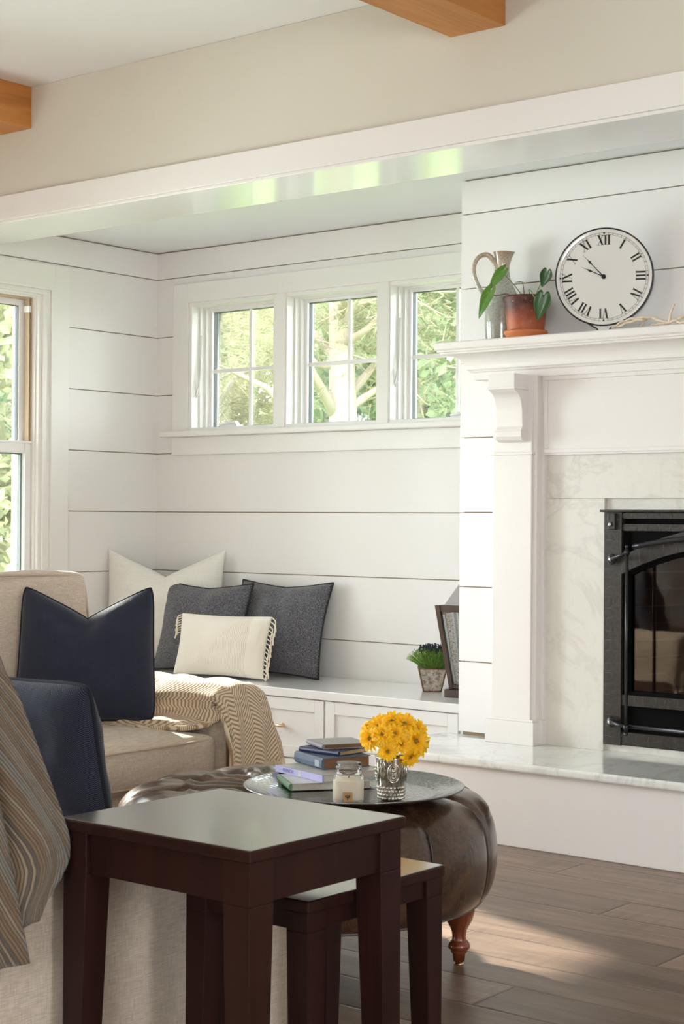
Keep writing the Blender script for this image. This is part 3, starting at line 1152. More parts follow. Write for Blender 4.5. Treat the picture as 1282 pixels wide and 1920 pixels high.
def heart_leaf(base, tip, w, nrm, mat, parent, cup=.12, curl=.1):
    base, tip, nrm = Vector(base), Vector(tip), Vector(nrm).normalized()
    ax = (tip - base)
    L = ax.length
    ax.normalize()
    sd = ax.cross(nrm).normalized()
    nn = sd.cross(ax).normalized()
    m = MB()
    uv = []
    NV, NU = 16, 12

    def half(v):     # half-width along the leaf, widest just below the lobes
        return max(0.0, 1 - v ** 1.5) ** .85 * (.84 + 1.1 * v * (1 - v) ** 2)
    for j in range(NV + 1):
        v = j / NV
        for i in range(NU + 1):
            u = i / NU * 2 - 1
            hw = half(v) * w / 2
            lobe = math.sin(PI * min(1, abs(u) ** .8)) ** .8 if abs(u) > 1e-6 and abs(u) < .9999 else 0
            y = v * L - (1 - v) ** 2 * lobe * L * .30
            p = base + sd * (u * hw) + ax * y + nn * (cup * w * (u * u) * half(v) - curl * L * v * v)
            m.v.append(tuple(p))
            uv.append((u * half(v) * .5, v))
    for j in range(NV):
        for i in range(NU):
            a = j * (NU + 1) + i
            m.f.append((a, a + 1, a + NU + 2, a + NU + 1))
            m.s.append(True)
    return m.build('leaf', mat, parent, world=True, solid=.0008, uvs=uv)


VW = (.55, -.80, -.1)
heart_leaf((-3.306, 5.035, 2.036), (-3.372, 5.03, 1.972), .052, (.35, -.8, .45), MT['heart'], pot)
heart_leaf((-3.352, 5.022, 1.962), (-3.406, 5.018, 1.870), .060, (.2, -.8, .5), MT['heart'], pot)
heart_leaf((-3.126, 5.05, 2.019), (-3.142, 5.045, 1.966), .050, (.65, -.75, -.15), MT['heart_dark'], pot)
heart_leaf((-3.104, 4.992, 1.921), (-3.123, 4.985, 1.838), .068, (.60, -.78, .05), MT['heart_dark'], pot)
heart_leaf((-3.262, 5.07, 1.998), (-3.228, 5.065, 1.996), .014, (.0, -.3, 1), MT['heart'], pot)
for pts, mt_ in (([(-3.238, 5.09, 1.930), (-3.280, 5.075, 1.990), (-3.306, 5.065, 2.020), (-3.306, 5.040, 2.036)], 'stem'),
                 ([(-3.262, 5.08, 1.930), (-3.302, 5.06, 1.957), (-3.339, 5.045, 1.952), (-3.354, 5.024, 1.961)], 'stem_red'),
                 ([(-3.205, 5.09, 1.930), (-3.159, 5.07, 1.990), (-3.128, 5.052, 2.018)], 'stem'),
                 ([(-3.200, 5.07, 1.930), (-3.189, 5.03, 1.959), (-3.170, 5.02, 1.950), (-3.145, 5.005, 1.925), (-3.106, 4.995, 1.921)], 'stem'),
                 ([(-3.236, 5.08, 1.925), (-3.237, 5.075, 1.960), (-3.240, 5.070, 1.997)], 'stem_red'),
                 ([(-3.22, 5.08, 1.925), (-3.215, 5.075, 1.952)], 'stem_red'), ([(-3.225, 5.08, 1.925), (-3.228, 5.075, 1.949)], 'stem_red')):
    MB().tube(spline(pts, 6), .0017, 7).build('stem', MT[mt_], pot, world=True)

# ------------------------------------------------------------------ clock
MT['enamel'] = plain('white_enamel', (.80, .785, .765), .10, Coat_Weight=1.0, Coat_Roughness=.04)
MT['ink'] = plain('black_enamel', (.006, .005, .006), .25)
t = NT('chipped_rim')
c = t.mix(t.ramp(t.noise(t.co(), 55, 5, .7), [(.62, (0, 0, 0)), (.66, (1, 1, 1))]), (.008, .007, .008), (.16, .075, .03))
MT['rim'] = t.pbr(c, .3, 0)
clk = thing('mantel_clock', 'round white enamel clock with black Roman numerals standing on the mantel', 'clock', (-2.925, 5.112, SH), (0, 0, D(21)))
CR, CZ = .1745, .198
# local frame: face looks along -y; a = x to the right, b = z up
FM = Matrix(((1, 0, 0, 0), (0, 0, -1, 0), (0, 1, 0, CZ), (0, 0, 0, 1)))      # local disc z -> -y
m = MB()
m.lathe([(CR - .004, -.016), (CR - .001, -.013), (CR - .001, .004), (CR - .006, .006), (CR - .011, .004), (CR - .017, .0035), (.10, .0065), (.0, .0075)], 96, M=FM)
m.build('clock_face', MT['enamel'], clk)
m = MB()
ring = []
m.tube([((CR - .0015) * math.cos(a), (CR - .0015) * math.sin(a), .0045) for a in [2 * PI * i / 120 for i in range(120)]], .0030, 8, closed=True, M=FM)
m.lathe([(CR - .002, -.018), (CR + .0008, -.017), (CR + .0008, .002), (CR - .002, .004)], 96, M=FM, cap=False)
m.build('black_rim', MT['rim'], clk)
m = MB()
nk = [(-.052, -CR + .007), (-.034, -CR - .004), (-.023, -CR - .010), (-.018, -.198), (.018, -.198), (.023, -CR - .010), (.034, -CR - .004), (.052, -CR + .007)]
m.prism(nk, -.012, .0035, M=FM)
m.build('neck', MT['enamel'], clk, bevel=.001)
for q in (nk[:4], nk[4:]):
    MB().tube([(a, b, .003) for a, b in q], .0028, 8, M=FM).build('neck_rim', MT['rim'], clk)
ZF = .0035


def zf(r):
    return ZF + .0042 * max(0, 1 - r / .158)


def stroke(mb, p, q, w, r, ang):
    """flat stroke in numeral space (a across, b outward) placed at clock angle ang, inner radius r."""
    d = Vector((q[0] - p[0], q[1] - p[1]))
    nrm = Vector((-d.y, d.x)).normalized() * w / 2
    # cut ends horizontally so strokes meet the serif line
    if abs(d.y) > 1e-6:
        hw = w / 2 / abs(d.y / d.length)
        c = [(p[0] - hw, p[1]), (p[0] + hw, p[1]), (q[0] + hw, q[1]), (q[0] - hw, q[1])]
    else:
        c = [(p[0], p[1] - w / 2), (q[0], q[1] - w / 2), (q[0], q[1] + w / 2), (p[0], p[1] + w / 2)]
    if p[1] > q[1]:
        c = [c[3], c[2], c[1], c[0]]
    ca, sa = math.cos(ang), math.sin(ang)
    out = []
    for a, b in c:
        R0 = r + b
        out.append((a * ca + R0 * sa, -a * sa + R0 * ca))
    zb = zf(r) + .0002
    mb.prism(out, zb, zb + .0009, M=FM)


NH, NR = .0345, .1135          # numeral height and inner radius
chars = {'I': .0125, 'V': .0235, 'X': .0235}
nums = ['XII', 'I', 'II', 'III', 'IIII', 'V', 'VI', 'VII', 'VIII', 'IX', 'X', 'XI']
nums[4] = 'IV'
for h_, s in enumerate(nums):
    ang = 2 * PI * h_ / 12
    tot = sum(chars[c_] for c_ in s)
    x = -tot / 2
    m = MB()
    for c_ in s:
        w = chars[c_]
        x0, x1, xm = x + .0015, x + w - .0015, x + w / 2
        if c_ == 'I':
            stroke(m, (xm, 0), (xm, NH), .0062, NR, ang)
            for b in (.0004, NH - .0004):
                stroke(m, (xm - .0058, b), (xm + .0058, b), .0011, NR, ang)
        if c_ == 'V':
            stroke(m, (x0 + .004, NH), (xm, 0), .0062, NR, ang)
            stroke(m, (x1 - .002, NH), (xm, 0), .0013, NR, ang)
            stroke(m, (x0 - .001, NH - .0004), (x0 + .010, NH - .0004), .0011, NR, ang)
            stroke(m, (x1 - .006, NH - .0004), (x1 + .002, NH - .0004), .0011, NR, ang)
        if c_ == 'X':
            stroke(m, (x0 + .003, NH), (x1 - .003, 0), .0062, NR, ang)
            stroke(m, (x1 - .002, NH), (x0 + .002, 0), .0013, NR, ang)
            for b in (.0004, NH - .0004):
                stroke(m, (x0 - .002, b), (x0 + .008, b), .0011, NR, ang)
                stroke(m, (x1 - .008, b), (x1 + .002, b), .0011, NR, ang)
        x += w
    m.build('numeral', MT['ink'], clk)
m = MB()
for rr_ in (.1505, .1575):
    m.tube([(rr_ * math.cos(a), rr_ * math.sin(a), zf(rr_) + .0004) for a in [2 * PI * i / 120 for i in range(120)]], .00035, 5, closed=True, M=FM)
for i in range(60):
    a = 2 * PI * i / 60
    w = .0016 if i % 5 == 0 else .0008
    stroke(m, (0, .1500 - .14), (0, .1580 - .14), w, .14, a)
for i in range(4):
    a = 2 * PI * i / 4
    ca, sa = math.cos(a), math.sin(a)
    P_ = [(p * ca + q * sa, -p * sa + q * ca) for p, q in ((-.0045, .1585), (.0045, .1585), (0, .1505))]
    m.prism(list(reversed(P_)), zf(.15) + .0003, zf(.15) + .0012, M=FM)
m.build('minute_track', MT['ink'], clk)


def hand(name, ang, L, bead):
    m = MB()
    d = Vector((math.sin(ang), math.cos(ang)))
    s = Vector((d.y, -d.x))

    def P(t, o, ):
        q = d * t + s * o
        return (q.x, q.y)
    pts = [P(-.004, -.002), P(bead - .012, -.0013), P(bead, -.0042), P(bead + .011, -.0008), P(L, 0), P(bead + .011, .0008), P(bead, .0042), P(bead - .012, .0013), P(-.004, .002)]
    m.prism(pts, .011 if name == 'minute_hand' else .0095, .012 if name == 'minute_hand' else .0105, M=FM)
    return m.build(name, MT['ink'], clk)


hand('minute_hand', -D(43), .114, .072)
hand('hour_hand', -D(65), .091, .055)
MB().lathe([(.0, .006), (.0085, .006), (.0088, .010), (.007, .0145), (.003, .0165), (.0, .017)], 24, M=FM).build('spindle', MT['ink'], clk)

# ------------------------------------------------------------------ pale branch on the mantel
MT['bleached'] = plain('bleached_wood', (.72, .60, .47), .7, bump=.4, bs=70, var=.2)
br_ = thing('dried_branch', 'bleached forked branch lying on the mantel right of the clock', 'branch', (-2.72, 5.08, SH))
m = MB()


def limb(pts, r0, r1):
    q = spline(pts, 7)
    m.tube([p + Vector((0, 0, .002 * math.sin(i * 1.3))) for i, p in enumerate(q)], [(r0 + (r1 - r0) * i / (len(q) - 1)) * .75 + .0004 * math.sin(i * 2.1) for i in range(len(q))], 9)


limb([(-2.868, 5.072, 1.803), (-2.831, 5.08, 1.824), (-2.775, 5.085, 1.833), (-2.711, 5.08, 1.828), (-2.657, 5.08, 1.808), (-2.594, 5.085, 1.826), (-2.52, 5.09, 1.84)], .005, .010)
limb([(-2.650, 5.08, 1.806), (-2.638, 5.07, 1.841), (-2.621, 5.065, 1.871)], .008, .003)
limb([(-2.772, 5.10, 1.801), (-2.756, 5.1, 1.826), (-2.735, 5.09, 1.831)], .006, .006)
limb([(-2.840, 5.055, 1.801), (-2.800, 5.06, 1.816), (-2.743, 5.07, 1.826)], .004, .008)
limb([(-2.657, 5.08, 1.808), (-2.69, 5.07, 1.803), (-2.71, 5.06, 1.801)], .008, .005)
limb([(-2.62, 5.08, 1.812), (-2.60, 5.06, 1.802), (-2.57, 5.05, 1.801)], .008, .005)
m.build('branch_wood', MT['bleached'], br_, world=True)

# ------------------------------------------------------------------ window bench
BT = .405
MT['cab'] = plain('cabinet_paint', (.80, .79, .785), .32, bump=.03, bs=30)
cabs = [(-5.815, -5.247, 'white bench cabinet in the far left corner behind the sofa', 1), (-5.243, -4.783, 'white bench cabinet just left of the throw, with one drawer above another', 1), (-4.779, -4.320, 'white bench cabinet whose brass knob shows beside the herringbone throw', 1), (-4.314, -3.640, 'wider white bench cabinet next to the chimney, behind the yellow flowers', 2)]
for x0, x1, lab, _ in cabs:
    cb = thing('bench_cabinet', lab, 'cabinet', ((x0 + x1) / 2, 5.5, 0), group='bench cabinets under the window seat')
    m = MB()
    m.box(x0, x1, 5.272, WY - .014, .0, .368)
    m.build('cabinet_body', MT['cab'], cb, world=True)
    for z0, z1, rail in ((.114, .364, .052), (.006, .108, .03)):
        m = MB()
        frame(m, x0 + .0015, x1 - .0015, z0, z1, .050, 5.250, 5.271, rail * .9, rail)
        m.box(x0 + .045, x1 - .045, 5.260, 5.271, z0 + rail * .9 - .006, z1 - rail + .006)
        fr_ = m.build('drawer_front', MT['cab'], cb, world=True, bevel=.0015)
        if z0 > .1:
            xc = (x0 + x1) / 2
            k = MB()
            KM = Matrix(((1, 0, 0, xc), (0, 0, -1, 5.260), (0, 1, 0, .245), (0, 0, 0, 1)))
            k.lathe([(.0, 0), (.009, 0), (.0095, .002), (.006, .005), (.0055, .022), (.006, .024)], 20, M=KM)
            k.tube([(-.022, 0, .026), (-.020, 0, .026), (.020, 0, .026), (.022, 0, .026)], [.0045, .0062, .0062, .0045], 14, M=KM)
            k.build('knob', MT['brass'], fr_, world=True)
m = MB().box(-5.820, -3.630, 5.240, WY - .013, .368, BT)
solo(MB().box(-1.095, 1.095, -.253, .254, 0, BT - .368), 'window_seat', MT['white_gloss'], 'long glossy white window seat slab running under the three small windows', 'bench', (-4.725, 5.494, .368), bevel=.003)


# ------------------------------------------------------------------ pillows
def pillow(w, h, th, chop=0, pin=.07, seed=0, n=34, sag=0, taper=0.0, rc=.012):
    """Returns (mesh, border points); local frame x width, z height from 0, y thickness."""
    def pt(u, v, sd):
        x = u * w / 2 * (1 - pin * (1 - v * v) - taper * v)
        z = v * h / 2 * (1 - pin * (1 - u * u))
        cn = (abs(u) * abs(v)) ** 7 * rc
        x -= math.copysign(cn, u)
        z -= math.copysign(cn, v)
        e = (1 - abs(u) ** 2.6) * (1 - abs(v) ** 2.6)
        y = sd * th / 2 * max(e, 0) ** .55
        up_ = (v + 1) / 2
        if chop:
            z -= chop * (1 - abs(u) ** .9) * up_ ** 2.2
            y *= 1 - .45 * math.exp(-(u / .16) ** 2) * up_ ** 3
        q = noise.noise((u * 2.2 + seed, v * 2.2, seed * 1.7))
        q2 = noise.noise((u * 5 + seed, v * 5, sd * 3 + seed))
        y += sd * max(e, 0) * (.020 * q + .008 * q2) * (th / .16)
        x += .006 * q2 * max(e, 0)
        # side corners crumple a little
        z += sag * u * u * -.5 * (1 if v < 0 else 0)
        return (x, y, z + h / 2)
    m = MB()
    uv = []
    idx = {}
    for sd in (1, -1):
        for j in range(n + 1):
            for i in range(n + 1):
                u, v = i / n * 2 - 1, j / n * 2 - 1
                # concentrate rows near the border
                u = math.copysign(math.sin(abs(u) * PI / 2), u)
                v = math.copysign(math.sin(abs(v) * PI / 2), v)
                idx[(sd, i, j)] = len(m.v)
                p = pt(u, v, sd)
                m.v.append(p)
                uv.append((p[0], p[2]))
    for sd in (1, -1):
        for j in range(n):
            for i in range(n):
                q = [idx[(sd, i, j)], idx[(sd, i + 1, j)], idx[(sd, i + 1, j + 1)], idx[(sd, i, j + 1)]]
                m.f.append(tuple(q) if sd < 0 else tuple(reversed(q)))
                m.s.append(True)
    S_ = [math.copysign(math.sin(abs(k / n * 2 - 1) * PI / 2), k / n * 2 - 1) for k in range(n + 1)]
    bd = [pt(s, -1, 1) for s in S_[:-1]] + [pt(1, s, 1) for s in S_[:-1]] + [pt(-s, 1, 1) for s in S_[:-1]] + [pt(-1, -s, 1) for s in S_[:-1]]
    return m, bd, uv


def put_pillow(name, label, cat, w, h, th, loc, rot, mat, pipe=None, pr=.004, group=None, **k):
    r = thing(name, label, cat, loc, rot, group)
    m, bd, uv = pillow(w, h, th, **k)
    m.build('cover', mat, r, weld=True, uvs=uv)
    if pipe:
        MB().tube(bd, pr, 8, closed=True).build('piping', pipe, r)
    return r, bd


def herring(name, c1, c2, freq, bandw, thick=.5, bump=.5, uv=True, rough=.95, sheen=.3, slope=1.0, fade=None):
    """Herringbone: diagonal lines that mirror from band to band."""
    t = NT(name)
    nd = t.n('UVMap')
    sp_ = t.n('SeparateXYZ')
    t.put(sp_.inputs[0], nd.outputs[0])
    wob = t.math('MULTIPLY', t.math('SUBTRACT', t.noise(t.co(), 40, 2), .5), .15)
    fb = t.math('FRACT', t.math('DIVIDE', sp_.outputs[0], bandw))
    tri = t.math('ABSOLUTE', t.math('SUBTRACT', fb, .5))
    ph = t.math('ADD', t.math('MULTIPLY', sp_.outputs[1], freq), t.math('MULTIPLY', tri, bandw * freq * slope))
    fr_ = t.math('FRACT', t.math('ADD', ph, wob))
    ln = t.math('ABSOLUTE', t.math('SUBTRACT', fr_, .5))
    f = t.math('MULTIPLY', t.math('SUBTRACT', ln, .25 * (2 * thick)), 8.0)
    f = t.math('MINIMUM', t.math('MAXIMUM', f, 0.0), 1.0)
    fz = t.noise(t.co(), 260, 3, .7)
    f = t.math('MULTIPLY', f, t.math('ADD', .45, t.math('MULTIPLY', fz, .9)))
    c = t.mix(f, c1, c2)
    h_ = t.math('ADD', t.math('MULTIPLY', ln, 1.0), t.math('MULTIPLY', fz, .6))
    return t.pbr(c, rough, 0, t.bump(h_, bump, .002), Sheen_Weight=sheen, Sheen_Roughness=.4)


MT['navy'] = herring('navy_herringbone', (.004, .0065, .020), (.050, .060, .100), 230, .026, .50, .4, sheen=.22)
MT['navy_pipe'] = plain('navy_piping', (.006, .008, .018), .85)
MT['white_cloth'] = fabric('white_cotton', (.89, .88, .85), (.76, .74, .70), 300, .35)
t = NT('grey_marled_wool')
co = t.co()
a_ = t.noise(t.co(scale=(1, 1, .5)), 420, 3, .7)
b_ = t.noise(co, 3.2, 3)
c = t.ramp(a_, [(.38, (.014, .014, .022)), (.51, (.085, .089, .118)), (.66, (.36, .35, .37))])
c = t.mix(t.math('MULTIPLY', b_, .35), c, (.09, .085, .10))
MT['wool'] = t.pbr(c, .98, 0, t.bump(a_, .8, .003), Sheen_Weight=.3)
MT['wool_edge'] = plain('dark_wool_stitch', (.03, .03, .038), .95)
t = NT('fine_striped_cotton')
sp_ = t.n('SeparateXYZ')
t.put(sp_.inputs[0], t.co())
st = t.math('FRACT', t.math('MULTIPLY', sp_.outputs[0], 125))
ln = t.math('LESS_THAN', st, .42)
msk = t.ramp(t.math('ADD', sp_.outputs[0], .5), [(.0, (0, 0, 0)), (.28, (.3, .3, .3)), (.55, (.8, .8, .8)), (.66, (1, 1, 1)), (.665, (0, 0, 0))])
c = t.mix(t.math('MULTIPLY', ln, t.math('MULTIPLY', msk, .55)), (.86, .82, .74), (.55, .44, .32))
MT['stripe_cotton'] = t.pbr(c, .95, 0, t.bump(t.math('ADD', t.noise(t.co(scale=(1, 1, .1)), 300, 2), t.math('MULTIPLY', ln, .5)), .4, .002), Sheen_Weight=.2)
MT['tassel'] = plain('cream_cotton_cord', (.80, .73, .62), .95, bump=.3, bs=200)

put_pillow('throw_pillow', 'large plain white pillow with pointed corners standing in the corner of the bench', 'pillow', .58, .57, .16, (-5.535, 5.515, BT + .002), (D(-7), 0, D(30)), MT['white_cloth'], chop=.12, pin=.05, seed=2, rc=0, group=None)
put_pillow('throw_pillow', 'grey wool pillow behind the striped cream cushion', 'pillow', .52, .43, .13, (-5.275, 5.475, BT), (D(-13), 0, D(6)), MT['wool'], MT['wool_edge'], .0045, seed=5, chop=.012, pin=.10, rc=.002, group='grey wool pillows on the bench')
g2, bd = put_pillow('throw_pillow', 'grey wool pillow leaning on the wall, nearest the herb pot', 'pillow', .535, .445, .13, (-4.905, 5.590, BT), (D(-14), 0, D(2)), MT['wool'], MT['wool_edge'], .0045, seed=9, chop=.014, pin=.09, rc=.002, group='grey wool pillows on the bench')
lum, bd = put_pillow('throw_pillow', 'small cream cushion with fine stripes and knotted side tassels', 'pillow', .50, .288, .13, (-5.035, 5.365, BT + .004), (D(-14), 0, D(8)), MT['stripe_cotton'], None, seed=12, pin=.07, rc=.004, group=None)
rt_ = random.Random(3)
for side in (1, -1):
    m = MB()
    for k in range(15 if side > 0 else 8):
        v = -.92 + 1.9 * k / 14 if side > 0 else .95 - .08 * k
        x = side * .25 * (1 - .05 * (1 - v * v))
        z = .1425 + v * .1425
        L = rt_.uniform(.050, .075) if side > 0 else .035
        dx = side * (.024 + .012 * abs(math.sin(k * 1.3))) * (1 if side > 0 else .4)
        zl = max(.004, z - L)
        m.tube(spline([(x - side * .004, 0, z), (x + dx * .8, -.010, z - L * .25), (x + dx, -.014, (z + zl) / 2), (x + dx * 1.1 + rt_.uniform(-.006, .006), -.016 - .004 * (zl < .01), zl)], 3), [.0028] * 3 + [.0036] + [.0028] * 4 + [.0038] * 2, 6)
        m.ball((x + dx, -.014, (z + zl) / 2), .0042, 8)
    m.build('tassel_fringe', MT['tassel'], lum)


# blanket stitches along the two wool pillows
for o in [q for q in COL.objects if q.name.startswith('throw_pillow') and 'wool' in q.get('label', '')]:
    pp_ = [c_ for c_ in o.children if c_.name.startswith('piping')][0]
    vsx = [v.co.copy() for v in pp_.data.vertices]
    ring_n = 8
    cs = [sum((vsx[i * ring_n + k] for k in range(ring_n)), Vector()) / ring_n for i in range(len(vsx) // ring_n)]
    # even spacing along the border
    tot, m, nxt = 0.0, MB(), 0.0
    ctr = sum(cs, Vector()) / len(cs)
    for i in range(len(cs)):
        p, q = cs[i], cs[(i + 1) % len(cs)]
        L_ = (q - p).length
        while nxt < tot + L_:
            c_ = p.lerp(q, (nxt - tot) / max(L_, 1e-6))
            inn = (ctr - c_)
            inn.y = 0
            inn.normalize()
            m.tube([c_ + inn * -.003 + Vector((0, -.004, 0)), c_ + inn * .009 + Vector((0, -.0065, 0))], .0021, 5)
            nxt += .013
        tot += L_
    m.build('blanket_stitch', MT['wool_edge'], o)

# ------------------------------------------------------------------ herb pot and lantern on the bench
t = NT('lichen_wood')
co = t.co()
a_ = t.noise(co, 55, 6, .7)
c = t.ramp(a_, [(.34, (.19, .09, .05)), (.46, (.42, .35, .28)), (.6, (.66, .64, .60)), (.75, (.50, .35, .25))])
MT['lichen'] = t.pbr(c, .9, 0, t.bump(a_, .8, .004))
MT['rust'] = plain('rusty_edge', (.20, .11, .06), .8, bump=.5, bs=80, var=.4)
hb_ = thing('herb_planter', 'small square-tapered rustic planter with fine green herb foliage beside the lantern', 'potted plant', (-3.992, 5.565, BT), (0, 0, D(38)))
m = MB()
b0, b1, hh = .036, .057, .098
m.hexa([(-b0, -b0, 0), (b0, -b0, 0), (b0, b0, 0), (-b0, b0, 0), (-b1, -b1, hh), (b1, -b1, hh), (b1, b1, hh), (-b1, b1, hh)])
m.build('planter_box', MT['lichen'], hb_, bevel=.002)
m = MB()
for sx in (-1, 1):
    for sy in (-1, 1):
        m.tube([(sx * b0, sy * b0, .002), (sx * b1, sy * b1, hh)], .003, 6)
m.tube([(-b1, -b1, hh), (b1, -b1, hh), (b1, b1, hh), (-b1, b1, hh)], .003, 6, closed=True)
m.tube([(-b0, -b0, .003), (b0, -b0, .003), (b0, b0, .003), (-b0, b0, .003)], .003, 6, closed=True)
m.build('wire_edge', MT['rust'], hb_)
t = NT('herb_green')
gi = t.n('NewGeometry')
c = t.ramp(gi.outputs['Random Per Island'], [(.0, (.08, .22, .03)), (.5, (.24, .48, .07)), (1.0, (.48, .64, .20))])
MT['herb'] = t.pbr(c, .6)
MT['herb_dark'] = plain('dark_buds', (.03, .035, .07), .7)
m = MB()
md = MB()
rh = random.Random(11)
for k in range(760):
    a, q = rh.uniform(0, 2 * PI), rh.random() ** .6
    d = Vector((math.cos(a) * q * .070, math.sin(a) * q * .070, .100 * math.sqrt(max(0, 1 - (q * .86) ** 2)) * rh.uniform(.75, 1.0)))
    st_ = Vector((math.cos(a) * q * .04, math.sin(a) * q * .04, hh - .006))
    e = st_ + d
    pm = st_.lerp(e, .5) + Vector((0, 0, .006))
    L = [st_, pm, e]
    m.tube(L, [.0009, .0008, .0005], 3, cap=False)
    for z in range(7):
        t0 = .35 + .65 * z / 6
        p = (st_.lerp(pm, t0 * 2) if t0 < .5 else pm.lerp(e, t0 * 2 - 1))
        g = rh.uniform(0, 2 * PI)
        u = Vector((math.cos(g), math.sin(g), rh.uniform(-.2, .9))).normalized() * rh.uniform(.006, .011)
        w = u.cross(Vector((0, 0, 1))).normalized() * .0014
        m.add([p - w, p + w, p + u + w * .4, p + u - w * .4], [(0, 1, 2, 3)])
    if q < .55 and rh.random() < .55:
        for z in range(3):
            md.ball(tuple(e + Vector((rh.uniform(-.003, .003), rh.uniform(-.003, .003), z * .004))), .0028, 6)
m.build('foliage', MT['herb'], hb_)
md.build('flower_buds', MT['herb_dark'], hb_)

MT['bronze'] = plain('bronze_lantern_metal', (.10, .075, .065), .45, .75, bump=.3, bs=50, var=.3)
MT['zinc'] = plain('pale_zinc', (.55, .55, .56), .35, .8)
t = NT('punched_metal')
v = t.n('TexVoronoi')
t.put(v.inputs['Vector'], t.co())
v.inputs['Scale'].default_value = 230
MT['mesh'] = t.pbr(t.mix(t.math('LESS_THAN', v.outputs['Distance'], .35), (.62, .63, .65), (.06, .06, .06)), .4, .4)
lan = thing('lantern', 'tapered bronze candle lantern with glass sides half hidden by the chimney', 'lantern', (-3.745, 5.515, BT), (0, 0, D(9)))
a0, a1, h0, h1 = .068, .112, .035, .372
m = MB()
m.box(-.092, .092, -.092, .092, 0, .032)
m.build('lantern_base', MT['bronze'], lan, bevel=.003)
m = MB()
for sx in (-1, 1):
    for sy in (-1, 1):
        m.hexa([(sx * a0 - .009, sy * a0 - .009, .032), (sx * a0 + .009, sy * a0 - .009, .032), (sx * a0 + .009, sy * a0 + .009, .032), (sx * a0 - .009, sy * a0 + .009, .032),
                (sx * a1 - .010, sy * a1 - .010, h1), (sx * a1 + .010, sy * a1 - .010, h1), (sx * a1 + .010, sy * a1 + .010, h1), (sx * a1 - .010, sy * a1 + .010, h1)])
for zz, aa, hh2 in ((.036, a0, .014), (h1 - .026, a1 - .003, .026)):
    for s in (-1, 1):
        m.box(-aa, aa, s * aa - .006, s * aa + .006, zz, zz + hh2)
        m.box(s * aa - .006, s * aa + .006, -aa, aa, zz, zz + hh2)
m.build('lantern_frame', MT['bronze'], lan, bevel=.0015)
m = MB()
for s in (-1, 1):
    for q in (0, 1):
        P0 = [(-a0, s * a0, .05), (a0, s * a0, .05), (a1, s * a1, h1 - .02), (-a1, s * a1, h1 - .02)]
        if q:
            P0 = [(y, x, z) for x, y, z in P0]
        m.add(P0, [(0, 1, 2, 3)])
m.build('glass_side', MT['glass'], lan)
for s0, s1 in (((-1, -1), (1, -1)), ((1, -1), (1, 1)), ((-1, 1), (-1, -1))):
    m = MB()
    def lerp_(s, e, k, z):
        f = (z - .032) / (h1 - .032)
        r = (a0 - .012) + (a1 - a0) * f
        return ((s[0] + (e[0] - s[0]) * k) * r, (s[1] + (e[1] - s[1]) * k) * r, z)
    for ka, kb in ((.06, .20), (.80, .94)):
        m.add([lerp_(s0, s1, ka, .05), lerp_(s0, s1, kb, .05), lerp_(s0, s1, kb, h1 - .03), lerp_(s0, s1, ka, h1 - .03)], [(0, 1, 2, 3)])
    m.build('punched_strip', MT['mesh'], lan, solid=.0015)
m = MB()
r0 = .094
m.add([(-r0, -r0, h1), (r0, -r0, h1), (r0, r0, h1), (-r0, r0, h1), (-.022, -.022, h1 + .135), (.022, -.022, h1 + .135), (.022, .022, h1 + .135), (-.022, .022, h1 + .135)], [(0, 1, 5, 4), (1, 2, 6, 5), (2, 3, 7, 6), (3, 0, 4, 7), (4, 5, 6, 7), (0, 3, 2, 1)])
m.build('lantern_roof', MT['zinc'], lan, bevel=.002)
m = MB()
m.lathe([(.018, h1 + .135), (.016, h1 + .145), (.006, h1 + .15), (.006, h1 + .16), (.0, h1 + .161)], 16)
m.tube([(.026 * math.cos(a), 0, h1 + .175 + .026 * math.sin(a)) for a in [2 * PI * i / 24 for i in range(24)]], .003, 8, closed=True)
m.build('ring_handle', MT['bronze'], lan)
m = MB().lathe([(.0, .033), (.034, .033), (.034, .17), (.03, .175), (.0, .172)], 24)
m.build('candle', plain('ivory_wax', (.84, .78, .66), .5, Subsurface_Weight=.2), lan)
# ------------------------------------------------------------------ upholstery helpers
def rbox(half, r, crown=(0, 0, 0), n=14, seed=None, lump=.0):
    """Rounded box with crowned faces, centred on the origin."""
    m = MB()
    hx, hy, hz = half
    def P(u, v, w):
        p = Vector((u * hx, v * hy, w * hz))
        c = Vector((max(-hx + r, min(hx - r, p.x)), max(-hy + r, min(hy - r, p.y)), max(-hz + r, min(hz - r, p.z))))
        d = p - c
        if d.length > 1e-9:
            p = c + d.normalized() * r
        p.x += math.copysign(crown[0] * (1 - v * v) * (1 - w * w), u) * abs(u) ** 3
        p.y += math.copysign(crown[1] * (1 - u * u) * (1 - w * w), v) * abs(v) ** 3
        p.z += math.copysign(crown[2] * (1 - u ** 4) * (1 - v ** 4), w) * abs(w) ** 3
        if seed is not None:
            p += p.normalized() * lump * noise.noise(p * 5 + Vector((seed, seed, 0)))
        return tuple(p)

    def S1(t):
        t = t * 2 - 1
        return math.copysign(abs(math.sin(t * PI / 2)), t)
    for ax in range(3):
        for sg in (-1, 1):
            base = len(m.v)
            for j in range(n + 1):
                for i in range(n + 1):
                    a, b = S1(i / n), S1(j / n)
                    m.v.append(P(*((sg, a, b) if ax == 0 else (a, sg, b) if ax == 1 else (a, b, sg))))
            for j in range(n):
                for i in range(n):
                    k = base + j * (n + 1) + i
                    m.f.append((k, k + 1, k + n + 2, k + n + 1))
                    m.s.append(True)
    return m


def at_(m, loc, rot=(0, 0, 0)):
    M = Matrix.Translation(loc) @ Euler(rot).to_matrix().to_4x4()
    m.v = [tuple(M @ Vector(p)) for p in m.v]
    return m


